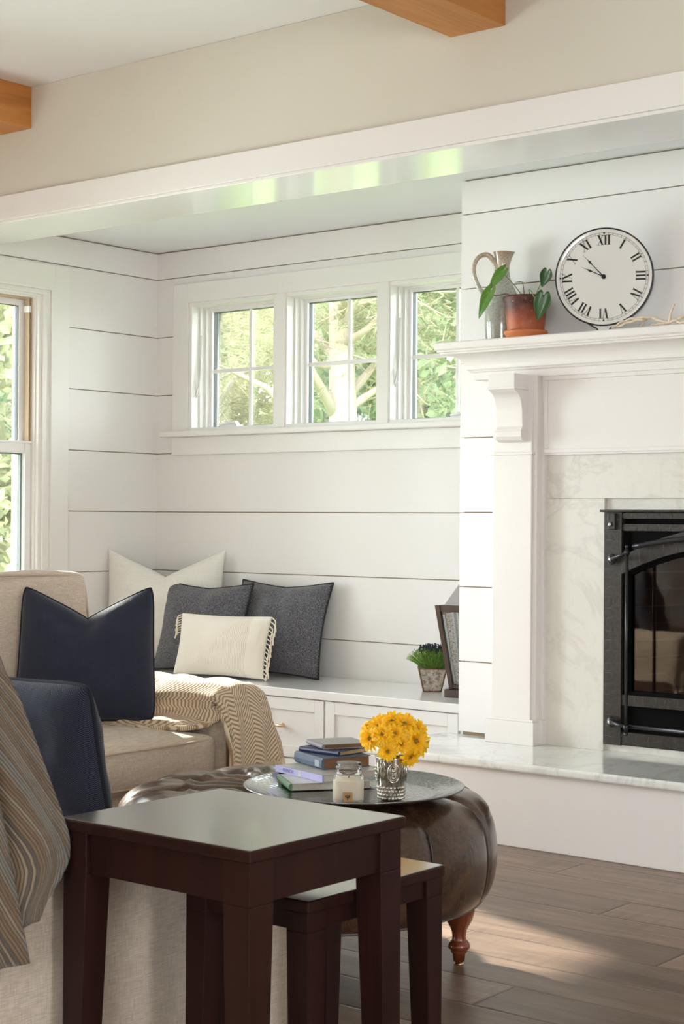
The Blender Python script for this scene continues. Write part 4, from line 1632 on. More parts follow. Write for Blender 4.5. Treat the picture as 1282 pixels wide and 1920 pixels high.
t = NT('oat_linen')
a = t.noise(t.co(scale=(1, 1, .06)), 560, 2)
a2 = t.noise(t.co(scale=(.06, .06, 1)), 560, 2)
b = t.noise(t.co(scale=(.5, .5, 1)), 700, 2)
f = t.math('MULTIPLY', t.math('SUBTRACT', t.math('ADD', a, a2), .78), 2.2)
c = t.mix(f, (.50, .41, .33), (.69, .595, .495))
MT['linen'] = t.pbr(c, .92, 0, t.bump(t.math('ADD', a, a2), .5, .0015), Sheen_Weight=.25)
MT['linen_pipe'] = plain('linen_piping', (.56, .45, .35), .9)
MT['dark_welt'] = plain('brown_welt', (.17, .11, .075), .9)
MT['sofa_leg'] = plain('dark_sofa_leg', (.03, .015, .01), .4)

# ------------------------------------------------------------------ sofa beside the bench
sa = thing('sofa', 'oat linen sofa beside the window bench with the herringbone throw over its arm', 'sofa', (-3.93, 3.28, 0))
SA0, SA1 = 2.70, 3.825
m = at_(rbox((.465, (SA1 - SA0) / 2, .135), .02), (-3.905, (SA0 + SA1) / 2, .190))
m.build('sofa_base', MT['linen'], sa, world=True, weld=True)
m = at_(rbox((.10, (SA1 - SA0) / 2, .36), .04), (-4.34, (SA0 + SA1) / 2, .47))
m.build('back_frame', MT['linen'], sa, world=True, weld=True)
for y0, y1 in ((3.652, 3.828), (2.70, 2.88)):
    m = at_(rbox((.49, (y1 - y0) / 2, .268), .040, (0, .002, .004)), (-3.885, (y0 + y1) / 2, .320))
    ar = m.build('arm', MT['linen'], sa, world=True, weld=True)
    zz = .588
    m = MB()
    for o in (.012, .022):
        m.tube([(-3.394, y0 + o, .06), (-3.394, y0 + o, zz - .03), (-3.396, y0 + o + .02, zz - .012), (-3.396, y1 - o - .02, zz - .012), (-3.394, y1 - o, zz - .03), (-3.394, y1 - o, .06)], .004, 8)
    m.build('arm_welt', MT['dark_welt'], ar, world=True)
m = at_(rbox((.325, .378, .066), .022, (.012, .004, .026), 18, 3, .006), (-3.742, 3.262, .395))
sc_ = m.build('seat_cushion', MT['linen'], sa, world=True, weld=True)
m = MB()
for zz in (.450, .342):
    m.tube([(-4.0, 3.632, zz), (-3.445, 3.634, zz), (-3.424, 3.622, zz), (-3.410, 3.45, zz + .001), (-3.407, 3.262, zz + .002), (-3.410, 3.08, zz + .001), (-3.424, 2.90, zz)], .0036, 8)
m.build('seat_piping', MT['linen_pipe'], sc_, world=True)
m = at_(rbox((.085, .372, .232), .035, (.030, .006, .016), 18, 5, .010), (-4.075, 3.285, .702), (0, D(-7), 0))
bc = m.build('back_cushion', MT['linen'], sa, world=True, weld=True)
rot = Matrix.Translation((-4.075, 3.285, .700)) @ Euler((0, D(-7), 0)).to_matrix().to_4x4()
m = MB()
pts = [(.074, -.345, .224), (.077, -.18, .230), (.078, .0, .233), (.077, .18, .230), (.074, .335, .224), (.074, .362, .200), (.080, .364, .10), (.082, .365, 0), (.080, .364, -.10), (.074, .362, -.200)]
m.tube([rot @ Vector(p) for p in spline(pts, 5)], .004, 8)
m.build('cushion_piping', MT['linen_pipe'], bc, world=True)
for x in (-3.50, -4.30):
    for y in (2.76, 3.80):
        MB().tube([(x, y, .06), (x, y, 0)], [.028, .018], 14).build('leg', MT['sofa_leg'], sa, world=True)

np_, bd = put_pillow('throw_pillow', 'navy herringbone pillow with a chopped top leaning on the sofa back cushion', 'pillow', .418, .424, .17, (-3.758, 3.412, .498), (D(-13), 0, D(42)), MT['navy'], MT['navy_pipe'], .0045, chop=.105, pin=.02, seed=21, taper=.03, rc=.010, group='navy pillows on the sofas')

# ------------------------------------------------------------------ herringbone throw over the sofa arm
MT['throw'] = herring('tan_herringbone_throw', (.70, .60, .47), (.32, .19, .095), 72, .115, .44, .8, slope=1.1)
MT['throw_cord'] = plain('tan_fringe', (.66, .54, .38), .95, bump=.5, bs=220, var=.25)
path = [(3.36, .490), (3.47, .4905), (3.57, .494), (3.620, .500), (3.641, .530), (3.650, .575), (3.680, .604), (3.735, .613), (3.79, .607), (3.825, .588), (3.848, .54), (3.865, .47), (3.885, .40)]
pth = [Vector((0, a, b)) for a, b in path]
cum = [0]
for i in range(1, len(pth)):
    cum.append(cum[-1] + (pth[i] - pth[i - 1]).length)
TOT = cum[-1]


def along(s):
    s = max(0, min(TOT - 1e-6, s))
    for i in range(1, len(cum)):
        if s <= cum[i]:
            k = (s - cum[i - 1]) / (cum[i] - cum[i - 1])
            return pth[i - 1].lerp(pth[i], k)
    return pth[-1]


def sst(a, b, x):
    x = max(0, min(1, (x - a) / (b - a)))
    return x * x * (3 - 2 * x)


XB = -4.16


def throw_pt(u, v):
    s = u * TOT
    p = along(s)
    # front edge on the seat, arm face, then overhang
    if s < .30:
        xf = -3.84 + .39 * sst(.0, .27, s) ** .8
    else:
        xf = -3.46
    drop = .285 * sst(.305, .345, s) + min(0, (p.z - .613)) * sst(.36, .42, s) - .055 * sst(.38, .48, s)
    topx = xf + (.075 * sst(.24, .33, s))
    L = (topx - XB) + drop
    d = v * L
    r = .035
    if d <= topx - XB - r:
        x, z, y = XB + d, p.z, p.y
        fold = .007 * math.sin(s * 26 + x * 13) + .004 * math.sin(x * 31 - s * 11)
        lift = .010 * math.exp(-((d - (topx - XB)) / .05) ** 2) if drop < .05 else 0
        z += abs(fold) * (1 if p.z > .6 or s < .28 else .3) + lift * .6
        if s < .05:
            z += .004
        y -= .010 * sst(.26, .33, s) * (1 - sst(.36, .40, s)) * (1 + math.sin(x * 22))
        return (x, y, z)
    e = d - (topx - XB - r)
    a = min(e / r, PI / 2)
    x = topx - r + r * math.sin(a)
    dz = r * (1 - math.cos(a)) + max(0, e - r * PI / 2)
    q = max(0, e - r * PI / 2)
    y = p.y
    if s > .42:     # past the arm top the cloth hangs forward of the arm's outer face
        z = p.z - dz
        x += .004
    else:
        z = p.z - dz
    if drop > .02:
        sp = q / .30
        y = y + (y - 3.70) * .30 * sp
        x += .010 * math.sin(y * 62 + 1.0) * sst(0, .5, sp) + .022 * sst(0, .3, sp) + .012 * sp
        z = max(z, .312)
    return (x, y, z)


m = MB()
NU, NV = 96, 84
uv = []
for j in range(NV + 1):
    for i in range(NU + 1):
        u, v = i / NU, j / NV
        p = throw_pt(u, v)
        m.v.append(p)
        s = u * TOT
        uv.append((s * 1.0 + .02, v * ((-3.40 - XB) + .30 * sst(.305, .35, s))))
for j in range(NV):
    for i in range(NU):
        a = j * (NU + 1) + i
        m.f.append((a, a + 1, a + NU + 2, a + NU + 1))
        m.s.append(True)
th = m.build('throw_blanket', MT['throw'], None, solid=.007, uvs=uv)
tag(th, 'tan and cream herringbone throw draped over the sofa arm nearest the bench', 'blanket')
m = MB()
rf = random.Random(5)
for k in range(34):
    u = .60 + .40 * k / 33
    p = Vector(throw_pt(u, 1.0))
    L = rf.uniform(.045, .06)
    q = p + Vector((rf.uniform(-.004, .010), rf.uniform(-.005, .005), -L))
    m.tube([p + Vector((0, 0, .006)), p.lerp(q, .5) + Vector((.003, 0, 0)), q], [.0042, .0050, .0040], 7)
m.build('fringe', MT['throw_cord'], th)
# rolled hem along the seat edge
m = MB()
m.tube([Vector(throw_pt(u / 60 * .49, 1.0)) + Vector((0, 0, .005)) for u in range(0, 61)], .0085, 9)
m.build('hem', MT['throw'], th, uvs=[(p[0] * .9 + p[1] * .9, p[0] * 1.2) for p in m.v])

# ------------------------------------------------------------------ near sofa, seen past its arm
sb = thing('sofa', 'oat linen sofa in the foreground at the left, its arm beside the dark side table', 'sofa', (-2.70, 2.0, 0))
m = MB()
prof_b = [(1.40, .05), (2.555, .05), (2.565, .06), (2.565, .525), (2.552, .542), (2.53, .550), (1.98, .551), (1.90, .565), (1.85, .62), (1.80, .74), (1.76, .82), (1.70, .865), (1.42, .875), (1.40, .86)]
m.prism(prof_b, -2.355, -2.200, Matrix(((0, 0, 1, 0), (1, 0, 0, 0), (0, 1, 0, 0), (0, 0, 0, 1))))
m.build('arm', MT['linen'], sb, world=True, bevel=.018, seg=4)
m = MB()
m.prism(prof_b, -3.30, -3.145, Matrix(((0, 0, 1, 0), (1, 0, 0, 0), (0, 1, 0, 0), (0, 0, 0, 1))))
m.build('arm', MT['linen'], sb, world=True, bevel=.018, seg=4)
m = at_(rbox((.40, .54, .115), .02), (-2.75, 1.98, .170))
m.build('sofa_base', MT['linen'], sb, world=True, weld=True)
m = at_(rbox((.40, .11, .36), .04), (-2.75, 1.52, .50))
m.build('back_frame', MT['linen'], sb, world=True, weld=True)
m = at_(rbox((.385, .46, .075), .025, (.0, .008, .018)), (-2.75, 2.095, .362))
m.build('seat_cushion', MT['linen'], sb, world=True, weld=True)
m = at_(rbox((.375, .08, .20), .04, (.0, .02, .02)), (-2.75, 1.72, .66))
m.build('back_cushion', MT['linen'], sb, world=True, weld=True)
for x in (-3.23, -2.28):
    for y in (1.48, 2.48):
        MB().tube([(x, y, .06), (x, y, 0)], [.028, .018], 14).build('leg', MT['sofa_leg'], sb, world=True)
put_pillow('throw_pillow', 'navy pillow on the foreground sofa, seen from behind its arm', 'pillow', .44, .355, .17, (-2.775, 2.40, .428), (D(12), 0, D(2)), MT['navy'], MT['navy_pipe'], .005, pin=.035, seed=31, group='navy pillows on the sofas')

# striped throw over the near sofa
t = NT('striped_throw')
nd = t.n('UVMap')
sp_ = t.n('SeparateXYZ')
t.put(sp_.inputs[0], nd.outputs[0])
sx = t.math('ADD', sp_.outputs[0], t.math('MULTIPLY', t.math('SUBTRACT', t.noise(t.co(), 25, 2), .5), .004))
l1 = t.math('ABSOLUTE', t.math('SUBTRACT', t.math('FRACT', t.math('MULTIPLY', sx, 165)), .5))
sl = t.math('MULTIPLY', t.math('FLOOR', t.math('MULTIPLY', sx, 165)), 1.0)
wn_ = t.n('TexWhiteNoise', noise_dimensions='1D')
t.put(wn_.inputs['W'], sl)
kn = t.noise(t.co(scale=(1, 1, 1)), 330, 2)
c = t.ramp(wn_.outputs['Value'], [(.0, (.09, .07, .055)), (.25, (.21, .12, .05)), (.45, (.27, .19, .11)), (.62, (.20, .21, .20)), (.8, (.34, .28, .20)), (1, (.24, .14, .065))])
f = t.math('MULTIPLY', t.math('SUBTRACT', l1, .22), 6.0)
f = t.math('MINIMUM', t.math('MAXIMUM', f, 0.0), 1.0)
c = t.mix(t.math('MULTIPLY', f, .9), c, (.06, .042, .03))
c = t.mix(t.math('MULTIPLY', kn, .35), c, (.16, .12, .09))
MT['stripes'] = t.pbr(c, .95, 0, t.bump(t.math('ADD', t.math('MULTIPLY', l1, -2.0), kn), .8, .003), Sheen_Weight=.3)
KY = lambda px_ratio, x: -x / px_ratio


def interp(pts, z):
    for (z0, r0), (z1, r1) in zip(pts, pts[1:]):
        if z1 <= z <= z0:
            k = (z - z0) / (z1 - z0)
            return r0 + (r1 - r0) * k
    return pts[-1][1] if z < pts[-1][0] else pts[0][1]


edge1 = [(.95, 1.695), (.878, 1.763), (.818, 1.800), (.72, 1.843), (.62, 1.886), (.58, 1.902), (.555, 1.905), (.53, 1.902), (.50, 1.880), (.47, 1.850), (.44, 1.832)]


def sheet(m, uv, edge, ztop, zbot, yl, xo, ph, bot=None, nu=44, nv=60, amp=.010, lean=0):
    b = len(m.v)
    for j in range(nv + 1):
        v = j / nv
        for i in range(nu + 1):
            u = i / nu
            z = ztop + (zbot - ztop) * v
            ye = interp(edge, z)
            y = yl + (ye - yl) * u
            zz = z
            if bot:
                zz = z + (bot(u) * v ** 3)
            x = xo + amp * math.sin(u * 15 + ph + v * 1.5) + .5 * amp * math.sin(u * 33 + ph * 2 - v * 3) + lean * v * u
            if zz > .872:     # rolls over the top of the sofa
                k = (zz - .872) / (.95 - .872)
                x = x - .45 * k
                zz = .893 + .012 * math.sin(k * 3)
            m.v.append((x, y, zz))
            # stripes follow the cloth, fanning from the top
            uv.append(((y - ye) * .9 + z * .33 + .05 * u * z, z))
    for j in range(nv):
        for i in range(nu):
            a = b + j * (nu + 1) + i
            m.f.append((a, a + 1, a + nu + 2, a + nu + 1))
            m.s.append(True)


m = MB()
uv = []
sheet(m, uv, edge1, .95, .44, 1.38, -2.160, .4, None, amp=.009, lean=.042)
edge2 = [(.95, 1.60), (.86, 1.665), (.78, 1.705), (.66, 1.735), (.54, 1.758), (.44, 1.775), (.36, 1.790)]
sheet(m, uv, edge2, .95, .372, 1.36, -2.110, 1.9, lambda u: .0 + .012 * u, amp=.011, lean=.012)
tb = m.build('throw_blanket', MT['stripes'], None, solid=.006, uvs=uv)
tag(tb, 'brown and grey striped woven throw hanging over the foreground sofa at the left edge', 'blanket')

# ------------------------------------------------------------------ leather ottoman
t = NT('brown_leather')
co = t.co()
n1 = t.noise(co, 7, 6, .65, .8)
n2 = t.noise(t.co(scale=(1, 1, .45)), 26, 7, .7, 1.6)
c = t.ramp(n1, [(.30, (.024, .011, .007)), (.52, (.060, .029, .016)), (.72, (.120, .064, .034))])
cr = t.ramp(n2, [(.485, (0, 0, 0)), (.50, (1, 1, 1)), (.515, (0, 0, 0))])
c = t.mix(t.math('MULTIPLY', cr, .30), c, (.24, .15, .09))
v = t.n('TexVoronoi', feature='DISTANCE_TO_EDGE')
t.put(v.inputs['Vector'], co)
v.inputs['Scale'].default_value = 210
MT['leather'] = t.pbr(c, t.math('ADD', .15, t.math('MULTIPLY', n1, .14)), 0, t.bump(t.math('ADD', t.math('MULTIPLY', v.outputs[0], .5), n2), .22, .002), Specular_IOR_Level=.65, Coat_Weight=.1, Coat_Roughness=.2)
MT['leather_pipe'] = plain('leather_piping', (.030, .018, .013), .3)
MT['welt'] = plain('grey_bottom_welt', (.13, .11, .10), .6)
OX, OY, OR = -2.630, 3.120, .477
ot = thing('ottoman', 'round tufted brown leather ottoman on turned wooden legs', 'ottoman', (OX, OY, 0))
A0 = math.atan2(-.779, .627) + D(40)      # first seam, measured from the direction facing the camera
NSEG = 12
prof_o = [(.001, .450), (.10, .450), (.20, .450), (.28, .450), (.34, .452), (.385, .448), (.425, .434), (.452, .410), (.468, .378), (.476, .335), (.477, .295), (.473, .255), (.464, .222), (.450, .200), (.425, .190), (.36, .188), (.0, .188)]
pp = smooth_prof(prof_o, 5)
m = MB()
NA = 240
btn = [(.285, A0 + D(30) * k) for k in range(12)] + [(.12, A0 + D(60) * k + D(15)) for k in range(6)]
bxy = [(r * math.cos(a), r * math.sin(a)) for r, a in btn]
vs = []
for r, z in pp:
    for k in range(NA):
        a = 2 * PI * k / NA
        ph = ((a - A0) / D(30)) % 1
        dd = min(ph, 1 - ph) * D(30) * max(r, .05)          # distance to nearest seam
        rr_, zz = r, z
        if z > .40:
            w = sst(.26, .30, r)
            zz += .008 * w * math.sin(ph * PI) ** .6 - .010 * w * math.exp(-(dd / .014) ** 2) * sst(.50, .40, r)
            x, y = r * math.cos(a), r * math.sin(a)
            md_ = min(math.hypot(x - bx, y - by) for bx, by in bxy)
            zz -= .040 * math.exp(-(md_ / .026) ** 2)
            if r < .30:
                zz += .012 * min(1, md_ / .06)
                # creases between the two rings
                ph2 = ((a - A0 - D(15)) / D(30)) % 1
                d2 = min(ph2, 1 - ph2) * D(30) * max(r, .05)
                zz -= .013 * math.exp(-(min(dd, d2) / .020) ** 2) * sst(.05, .12, r)
            if r > .3:      # pleats running from the seam tops
                zz += .0012 * math.sin(ph * PI * 6) * math.exp(-((r - .33) / .05) ** 2)
        if r > .40 and z < .45 and z > .195:
            rr_ += .005 * math.sin(ph * PI) ** .7 - .006 * math.exp(-(dd / .012) ** 2)
        vs.append((rr_ * math.cos(a), rr_ * math.sin(a), zz))
fs = []
for i in range(len(pp) - 1):
    for k in range(NA):
        fs.append((i * NA + k, i * NA + (k + 1) % NA, (i + 1) * NA + (k + 1) % NA, (i + 1) * NA + k))
m.add(vs, fs, True)
m.build('upholstered_body', MT['leather'], ot, weld=True)
for k in range(NSEG):
    a = A0 + D(30) * k
    pts = []
    for r, z in pp:
        if r >= .30 and z > .196:
            q = r - (.0035 if z < .43 else 0)
            zz = z - (.013 if z > .40 else 0) * sst(.50, .40, r) + .001
            pts.append((q * math.cos(a), q * math.sin(a), zz))
    MB().tube(pts, .0036, 7).build('seam_piping', MT['leather_pipe'], ot)
m = MB()
m.tube([(.447 * math.cos(2 * PI * i / 90), .447 * math.sin(2 * PI * i / 90), .196) for i in range(90)], .0045, 8, closed=True)
m.build('bottom_welt', MT['welt'], ot)
for r, a in btn:
    MB().ball((r * math.cos(a), r * math.sin(a), .418), .011, 12, sq=(1, 1, .55)).build('button', MT['leather'], ot)
lp = smooth_prof([(.028, .192), (.034, .172), (.040, .145), (.034, .115), (.021, .090), (.0175, .072), (.019, .062)], 4) + smooth_prof([(.024, .058), (.0285, .050), (.0275, .042), (.021, .038)], 3) + [(.0215, .034), (.0195, .030), (.0165, .028), (.0145, .009), (.0, .009)]
for k in range(4):
    a = D((46, -24, 226, 156)[k])
    lg = MB().lathe(lp, 32, M=Matrix.Translation((.397 * math.cos(a), .397 * math.sin(a), 0))).build('leg', MT['cherry'], ot)
    MB().lathe([(.0, .010), (.0105, .010), (.0105, .004), (.0125, .003), (.0125, 0), (.0, 0)], 20, M=Matrix.Translation((.397 * math.cos(a), .397 * math.sin(a), 0))).build('glide', MT['brass'], lg)

# ------------------------------------------------------------------ tray and what stands on it
t = NT('hammered_pewter')
co = t.co()
v = t.n('TexVoronoi')
t.put(v.inputs['Vector'], co)
v.inputs['Scale'].default_value = 95
MT['pewter'] = t.pbr((.26, .26, .27), .15, 1.0, t.bump(v.outputs['Distance'], .28, .002))
TX, TY, TZ = -2.423, 3.060, .4675
tr = thing('serving_tray', 'round dark hammered metal tray on the ottoman', 'tray', (TX, TY, TZ))
m = MB()
m.lathe([(.0, .003), (.188, .003), (.196, .0045), (.205, .008), (.212, .010), (.222, .0115), (.250, .0185), (.258, .0225), (.262, .0235), (.2645, .0225), (.263, .0195), (.250, .0145), (.212, .006), (.198, .0), (.0, .0)], 120)
m.build('tray_dish', MT['pewter'], tr, weld=True)
FL = TZ + .0035


def book(label, B, ang1, ang2, L1, L2, z0, th, cover, spine, pages, group='books stacked on the tray', text=None, spin=True, stripes=()):
    """B = near corner; spine runs from B along ang1 for L1, the book is L2 wide along its other side."""
    a = D(ang1)
    r = thing('book', label, 'book', (B[0], B[1], z0), (0, 0, a), group)
    # local x along spine, width goes to local -y
    ct = .0018
    m = MB()
    m.box(0, L1, -L2, -.003, 0, ct)
    m.box(0, L1, -L2, -.003, th - ct, th)
    m.build('cover', cover, r, bevel=.0006)
    m = MB()
    if spin:
        pr = [(-.004, 0), (-.001, 0), (.003 * 1, th * .15), (.0045, th * .5), (.003, th * .85), (-.001, th), (-.004, th)]
    else:
        pr = [(-.004, 0), (.0, 0), (.0, th), (-.004, th)]
    m.prism(pr, 0, L1, Matrix(((0, 0, 1, 0), (1, 0, 0, 0), (0, 1, 0, 0), (0, 0, 0, 1))))
    sp = m.build('spine', spine, r)
    m = MB()
    m.box(.003, L1 - .003, -L2 + .004, -.004, ct, th - ct)
    m.build('page_block', pages, r)
    return r, sp


MT['bk_green'] = plain('green_cloth', (.10, .19, .10), .55)
MT['bk_grey'] = plain('pale_grey_jacket', (.50, .51, .52), .3, var=.15, bs=30)
MT['bk_lav'] = plain('lavender_jacket', (.42, .39, .66), .4)
MT['bk_photo'] = plain('grey_photo_jacket', (.42, .42, .40), .3, var=.5, bs=60)
MT['bk_blue'] = plain('dusty_blue_cloth', (.085, .115, .165), .6, var=.25, bs=50)
MT['bk_navy'] = plain('navy_cloth', (.016, .025, .075), .4, var=.2, bs=50)
MT['bk_mauve'] = plain('worn_mauve_cloth', (.26, .23, .27), .6, var=.2, bs=50)
MT['bk_top'] = plain('worn_grey_cloth', (.30, .29, .28), .45, var=.2, bs=40)


def paper(name, c1, c2):
    t = NT(name)
    a = t.noise(t.co(scale=(.1, .1, 1)), 900, 2)
    return t.pbr(t.mix(a, c1, c2), .8, 0, t.bump(a, .4, .001))


MT['pg_white'] = paper('white_pages', (.66, .63, .57), (.44, .41, .36))
MT['pg_brown'] = paper('browned_pages', (.28, .14, .065), (.13, .06, .03))
MT['pg_tan'] = paper('tan_pages', (.62, .44, .24), (.36, .22, .10))
MT['lav_text'] = plain('violet_print', (.16, .13, .38), .5)
z = FL + .0015
book('bottom book of the stack on the tray, with a green spine', (-2.543, 2.968), 142.5, 60.8, .150, .200, z, .017, MT['bk_photo'], MT['bk_green'], MT['pg_white'])
z += .0175
fr_, sp_ = book('lavender-spined book lettered FRENCH, second from the bottom of the stack', (-2.496, 3.030), 164.5, 78.8, .205, .178, z, .0165, MT['bk_photo'], MT['bk_lav'], MT['pg_white'], spin=False)
# spine lettering
cu = bpy.data.curves.new('spine_lettering', 'FONT')
cu.body = 'FRENCH'
cu.size = .0125
cu.extrude = .0002
cu.align_x = 'CENTER'
cu.align_y = 'CENTER'
tmp = bpy.data.objects.new('tmp_text', cu)
COL.objects.link(tmp)
dg = bpy.context.evaluated_depsgraph_get()
tm = bpy.data.meshes.new_from_object(tmp.evaluated_get(dg))
bpy.data.objects.remove(tmp)
# spine faces +y locally: reading direction runs along -x, seen from outside with up = +z
tm.transform(Matrix(((-1, 0, 0, .148), (0, 0, 1, .0004), (0, 1, 0, .0083), (0, 0, 0, 1))))
tm.materials.append(MT['lav_text'])
tx = bpy.data.objects.new('spine_lettering', tm)
COL.objects.link(tx)
tx.parent = fr_
m = MB()
m.box(.092, .104, -.0005, .0004, .001, .0155)
m.build('spine_emblem', MT['bk_grey'], fr_)
z += .017
bt_, _ = book('thick dusty-blue book with browned pages in the middle of the stack', (-2.549, 3.096), 157, 62.7, .150, .135, z, .028, MT['bk_blue'], MT['bk_blue'], MT['pg_brown'])
m = MB().box(.012, .034, .0035, .0049, .006, .022)
m.build('spine_label', plain('faded_spine_label', (.33, .36, .40), .6), bt_)
z += .0285
book('thin navy book with tan page edges, second from the top of the stack', (-2.539, 3.147), 177.4, 80, .133, .107, z, .0125, MT['bk_navy'], MT['bk_navy'], MT['pg_tan'])
z += .013
book('small worn grey book on top of the stack', (-2.587, 3.144), 150.8, 61.4, .112, .120, z, .012, MT['bk_top'], MT['bk_mauve'], MT['pg_brown'])

# candle in a jar
ca = thing('jar_candle', 'cream candle in a square-shouldered glass jar on the tray', 'candle', (-2.3486, 2.9463, FL), (0, 0, D(36)))


def sq_lathe(mb, prof, n, e, **k):
    def fn(r, z, g):
        q = e if z < .062 else 2.0
        c_, s_2 = abs(math.cos(g)), abs(math.sin(g))
        return r / ((c_ ** q + s_2 ** q) ** (1 / q))
    mb.lathe(prof, n, fn=fn, **k)


m = MB()
po = smooth_prof([(.001, 0), (.030, 0), (.0345, .003), (.0355, .012), (.0355, .045), (.0345, .056), (.0300, .0625), (.0280, .065)], 4) + [(.0300, .068), (.0305, .071), (.0300, .074), (.0285, .0755), (.0290, .079), (.0305, .0815), (.0305, .084), (.029, .087), (.0295, .090), (.0285, .0915), (.0270, .090), (.0265, .075), (.0265, .065), (.0300, .058), (.0330, .050), (.0335, .012), (.0320, .004), (.0, .003)]
sq_lathe(m, po, 48, 4.2)
m.build('glass_jar', MT['jar_glass'], ca)
m = MB()
sq_lathe(m, [(.001, .0035), (.0322, .0042), (.0337, .012), (.0337, .0505), (.032, .0535), (.0, .0530)], 48, 4.2)
m.build('wax', plain('cream_wax', (.86, .76, .62), .45, Subsurface_Weight=.3, Subsurface_Radius=(.02, .012, .008), Subsurface_Scale=.3), ca)
MB().tube([(0, 0, .053), (.001, 0, .058), (.003, 0, .062)], .0009, 6).build('wick', MT['black'], ca)
m = MB().box(-.0105, .0105, -.0368, -.0358, .006, .028)
lb = m.build('kraft_label', plain('kraft_paper', (.42, .25, .10), .8, bump=.2, bs=200), ca)
m = MB()
Mx = Matrix(((1, 0, 0, 0), (0, 0, -1, -.0369), (0, 1, 0, .0165), (0, 0, 0, 1)))
for p, q, w in (((0, -.006), (0, .001), .0009), ((0, -.001), (-.0045, .0035), .0007), ((0, -.001), (.0045, .0035), .0007), ((0, .0), (-.002, .005), .0006), ((0, .0), (.0022, .005), .0006), ((-.003, .002), (-.006, .0015), .0005), ((.003, .002), (.006, .0015), .0005)):
    m.tube([(p[0], p[1], 0), (q[0], q[1], 0)], w, 6, M=Mx)
for k in range(16):
    m.ball((.0055 * math.cos(k * .42) * (1 - .1 * (k % 3)), .002 + .0035 * math.sin(k * .42), 0), .0010, 6, M=Mx, sq=(1, 1, .3))
m.build('tree_print', MT['black'], lb)

# mercury glass vase
t = NT('mercury_glass')
n1 = t.noise(t.co(), 60, 5, .7)
MT['mercury'] = t.pbr(t.ramp(n1, [(.35, (.30, .26, .20)), (.55, (.70, .68, .62)), (.75, (.86, .84, .80))]), .12, .95, t.bump(n1, .15, .002))
VX, VY = -2.293, 3.036
va_ = thing('vase', 'embossed mercury-glass beaker holding the yellow daisies', 'vase', (VX, VY, FL), (0, 0, D(36)))
m = MB()
vr = lambda z_: .0275 + .0085 * (z_ / .100)
m.lathe([(.0, .0), (.024, .0), (.0275, .004)] + [(vr(q * .002), q * .002) for q in range(3, 51)] + [(vr(.1) - .0015, .1005), (vr(.1) - .003, .099), (vr(.05) - .003, .05), (.022, .006), (.0, .005)], 64)
for rw in range(4):
    zz = .006 + rw * .0082
    nb = 22
    for k in range(nb):
        a = 2 * PI * (k + .5 * (rw % 2)) / nb
        r = vr(zz) + .0003
        m.ball((r * math.cos(a), r * math.sin(a), zz), .0043, 8)
for k in range(4):
    a = 2 * PI * k / 4 - PI / 2 + .18
    Mr = Matrix.Rotation(a, 4, 'Z') @ Matrix(((0, 0, 1, vr(.066) + .001), (1, 0, 0, 0), (0, 1, 0, .066), (0, 0, 0, 1)))
    m.tube([(.0135 * math.cos(q), .022 * math.sin(q), -.001) for q in [2 * PI * i / 40 for i in range(40)]], .0018, 8, closed=True, M=Mr)
    m.tube([(.0100 * math.cos(q), .0175 * math.sin(q), 0) for q in [2 * PI * i / 40 for i in range(40)]], .0010, 6, closed=True, M=Mr)
    for zz, rr_ in ((-.012, .0035), (-.0045, .0045), (.005, .0052), (.0135, .0035)):
        m.ball((0, zz, .0), rr_, 12, M=Mr)
    Mr2 = Matrix.Rotation(a + PI / 4, 4, 'Z') @ Matrix(((0, 0, 1, vr(.07)), (1, 0, 0, 0), (0, 1, 0, .07), (0, 0, 0, 1)))
    for s in (-1, 1):
        m.tube([(s * .002, -.024, 0), (s * .006, -.008, .001), (s * .002, .006, .001), (s * .006, .018, .001), (s * .001, .026, 0)], .0012, 6, M=Mr2)
m.build('vase_body', MT['mercury'], va_)
MB().tube([(0, 0, .062), (0, 0, .0625)], .030, 30).build('water', plain('vase_water', (.10, .12, .06), .05), va_)

# yellow daisies
t = NT('yellow_petal')
nd = t.n('UVMap')
sp_ = t.n('SeparateXYZ')
t.put(sp_.inputs[0], nd.outputs[0])
c = t.ramp(sp_.outputs[1], [(.0, (.90, .36, .006)), (.4, (.98, .56, .008)), (1.0, (1.0, .68, .02))])
d_ = t.n('BsdfPrincipled')
t.put(d_.inputs['Base Color'], c)
d_.inputs['Roughness'].default_value = .6
tl = t.n('BsdfTranslucent')
t.put(tl.inputs[0], c)
mx = t.n('MixShader', i_0=.35)
t.put(mx.inputs[1], d_.outputs[0])
t.put(mx.inputs[2], tl)
t.t.links.new(mx.outputs[0], t.out.inputs[0])
MT['petal'] = t.m
MT['disc'] = plain('daisy_disc', (.33, .26, .03), .85, bump=1.0, bs=350, var=.4)
MT['flower_green'] = plain('daisy_stem', (.10, .17, .04), .6)
rd = random.Random(12)


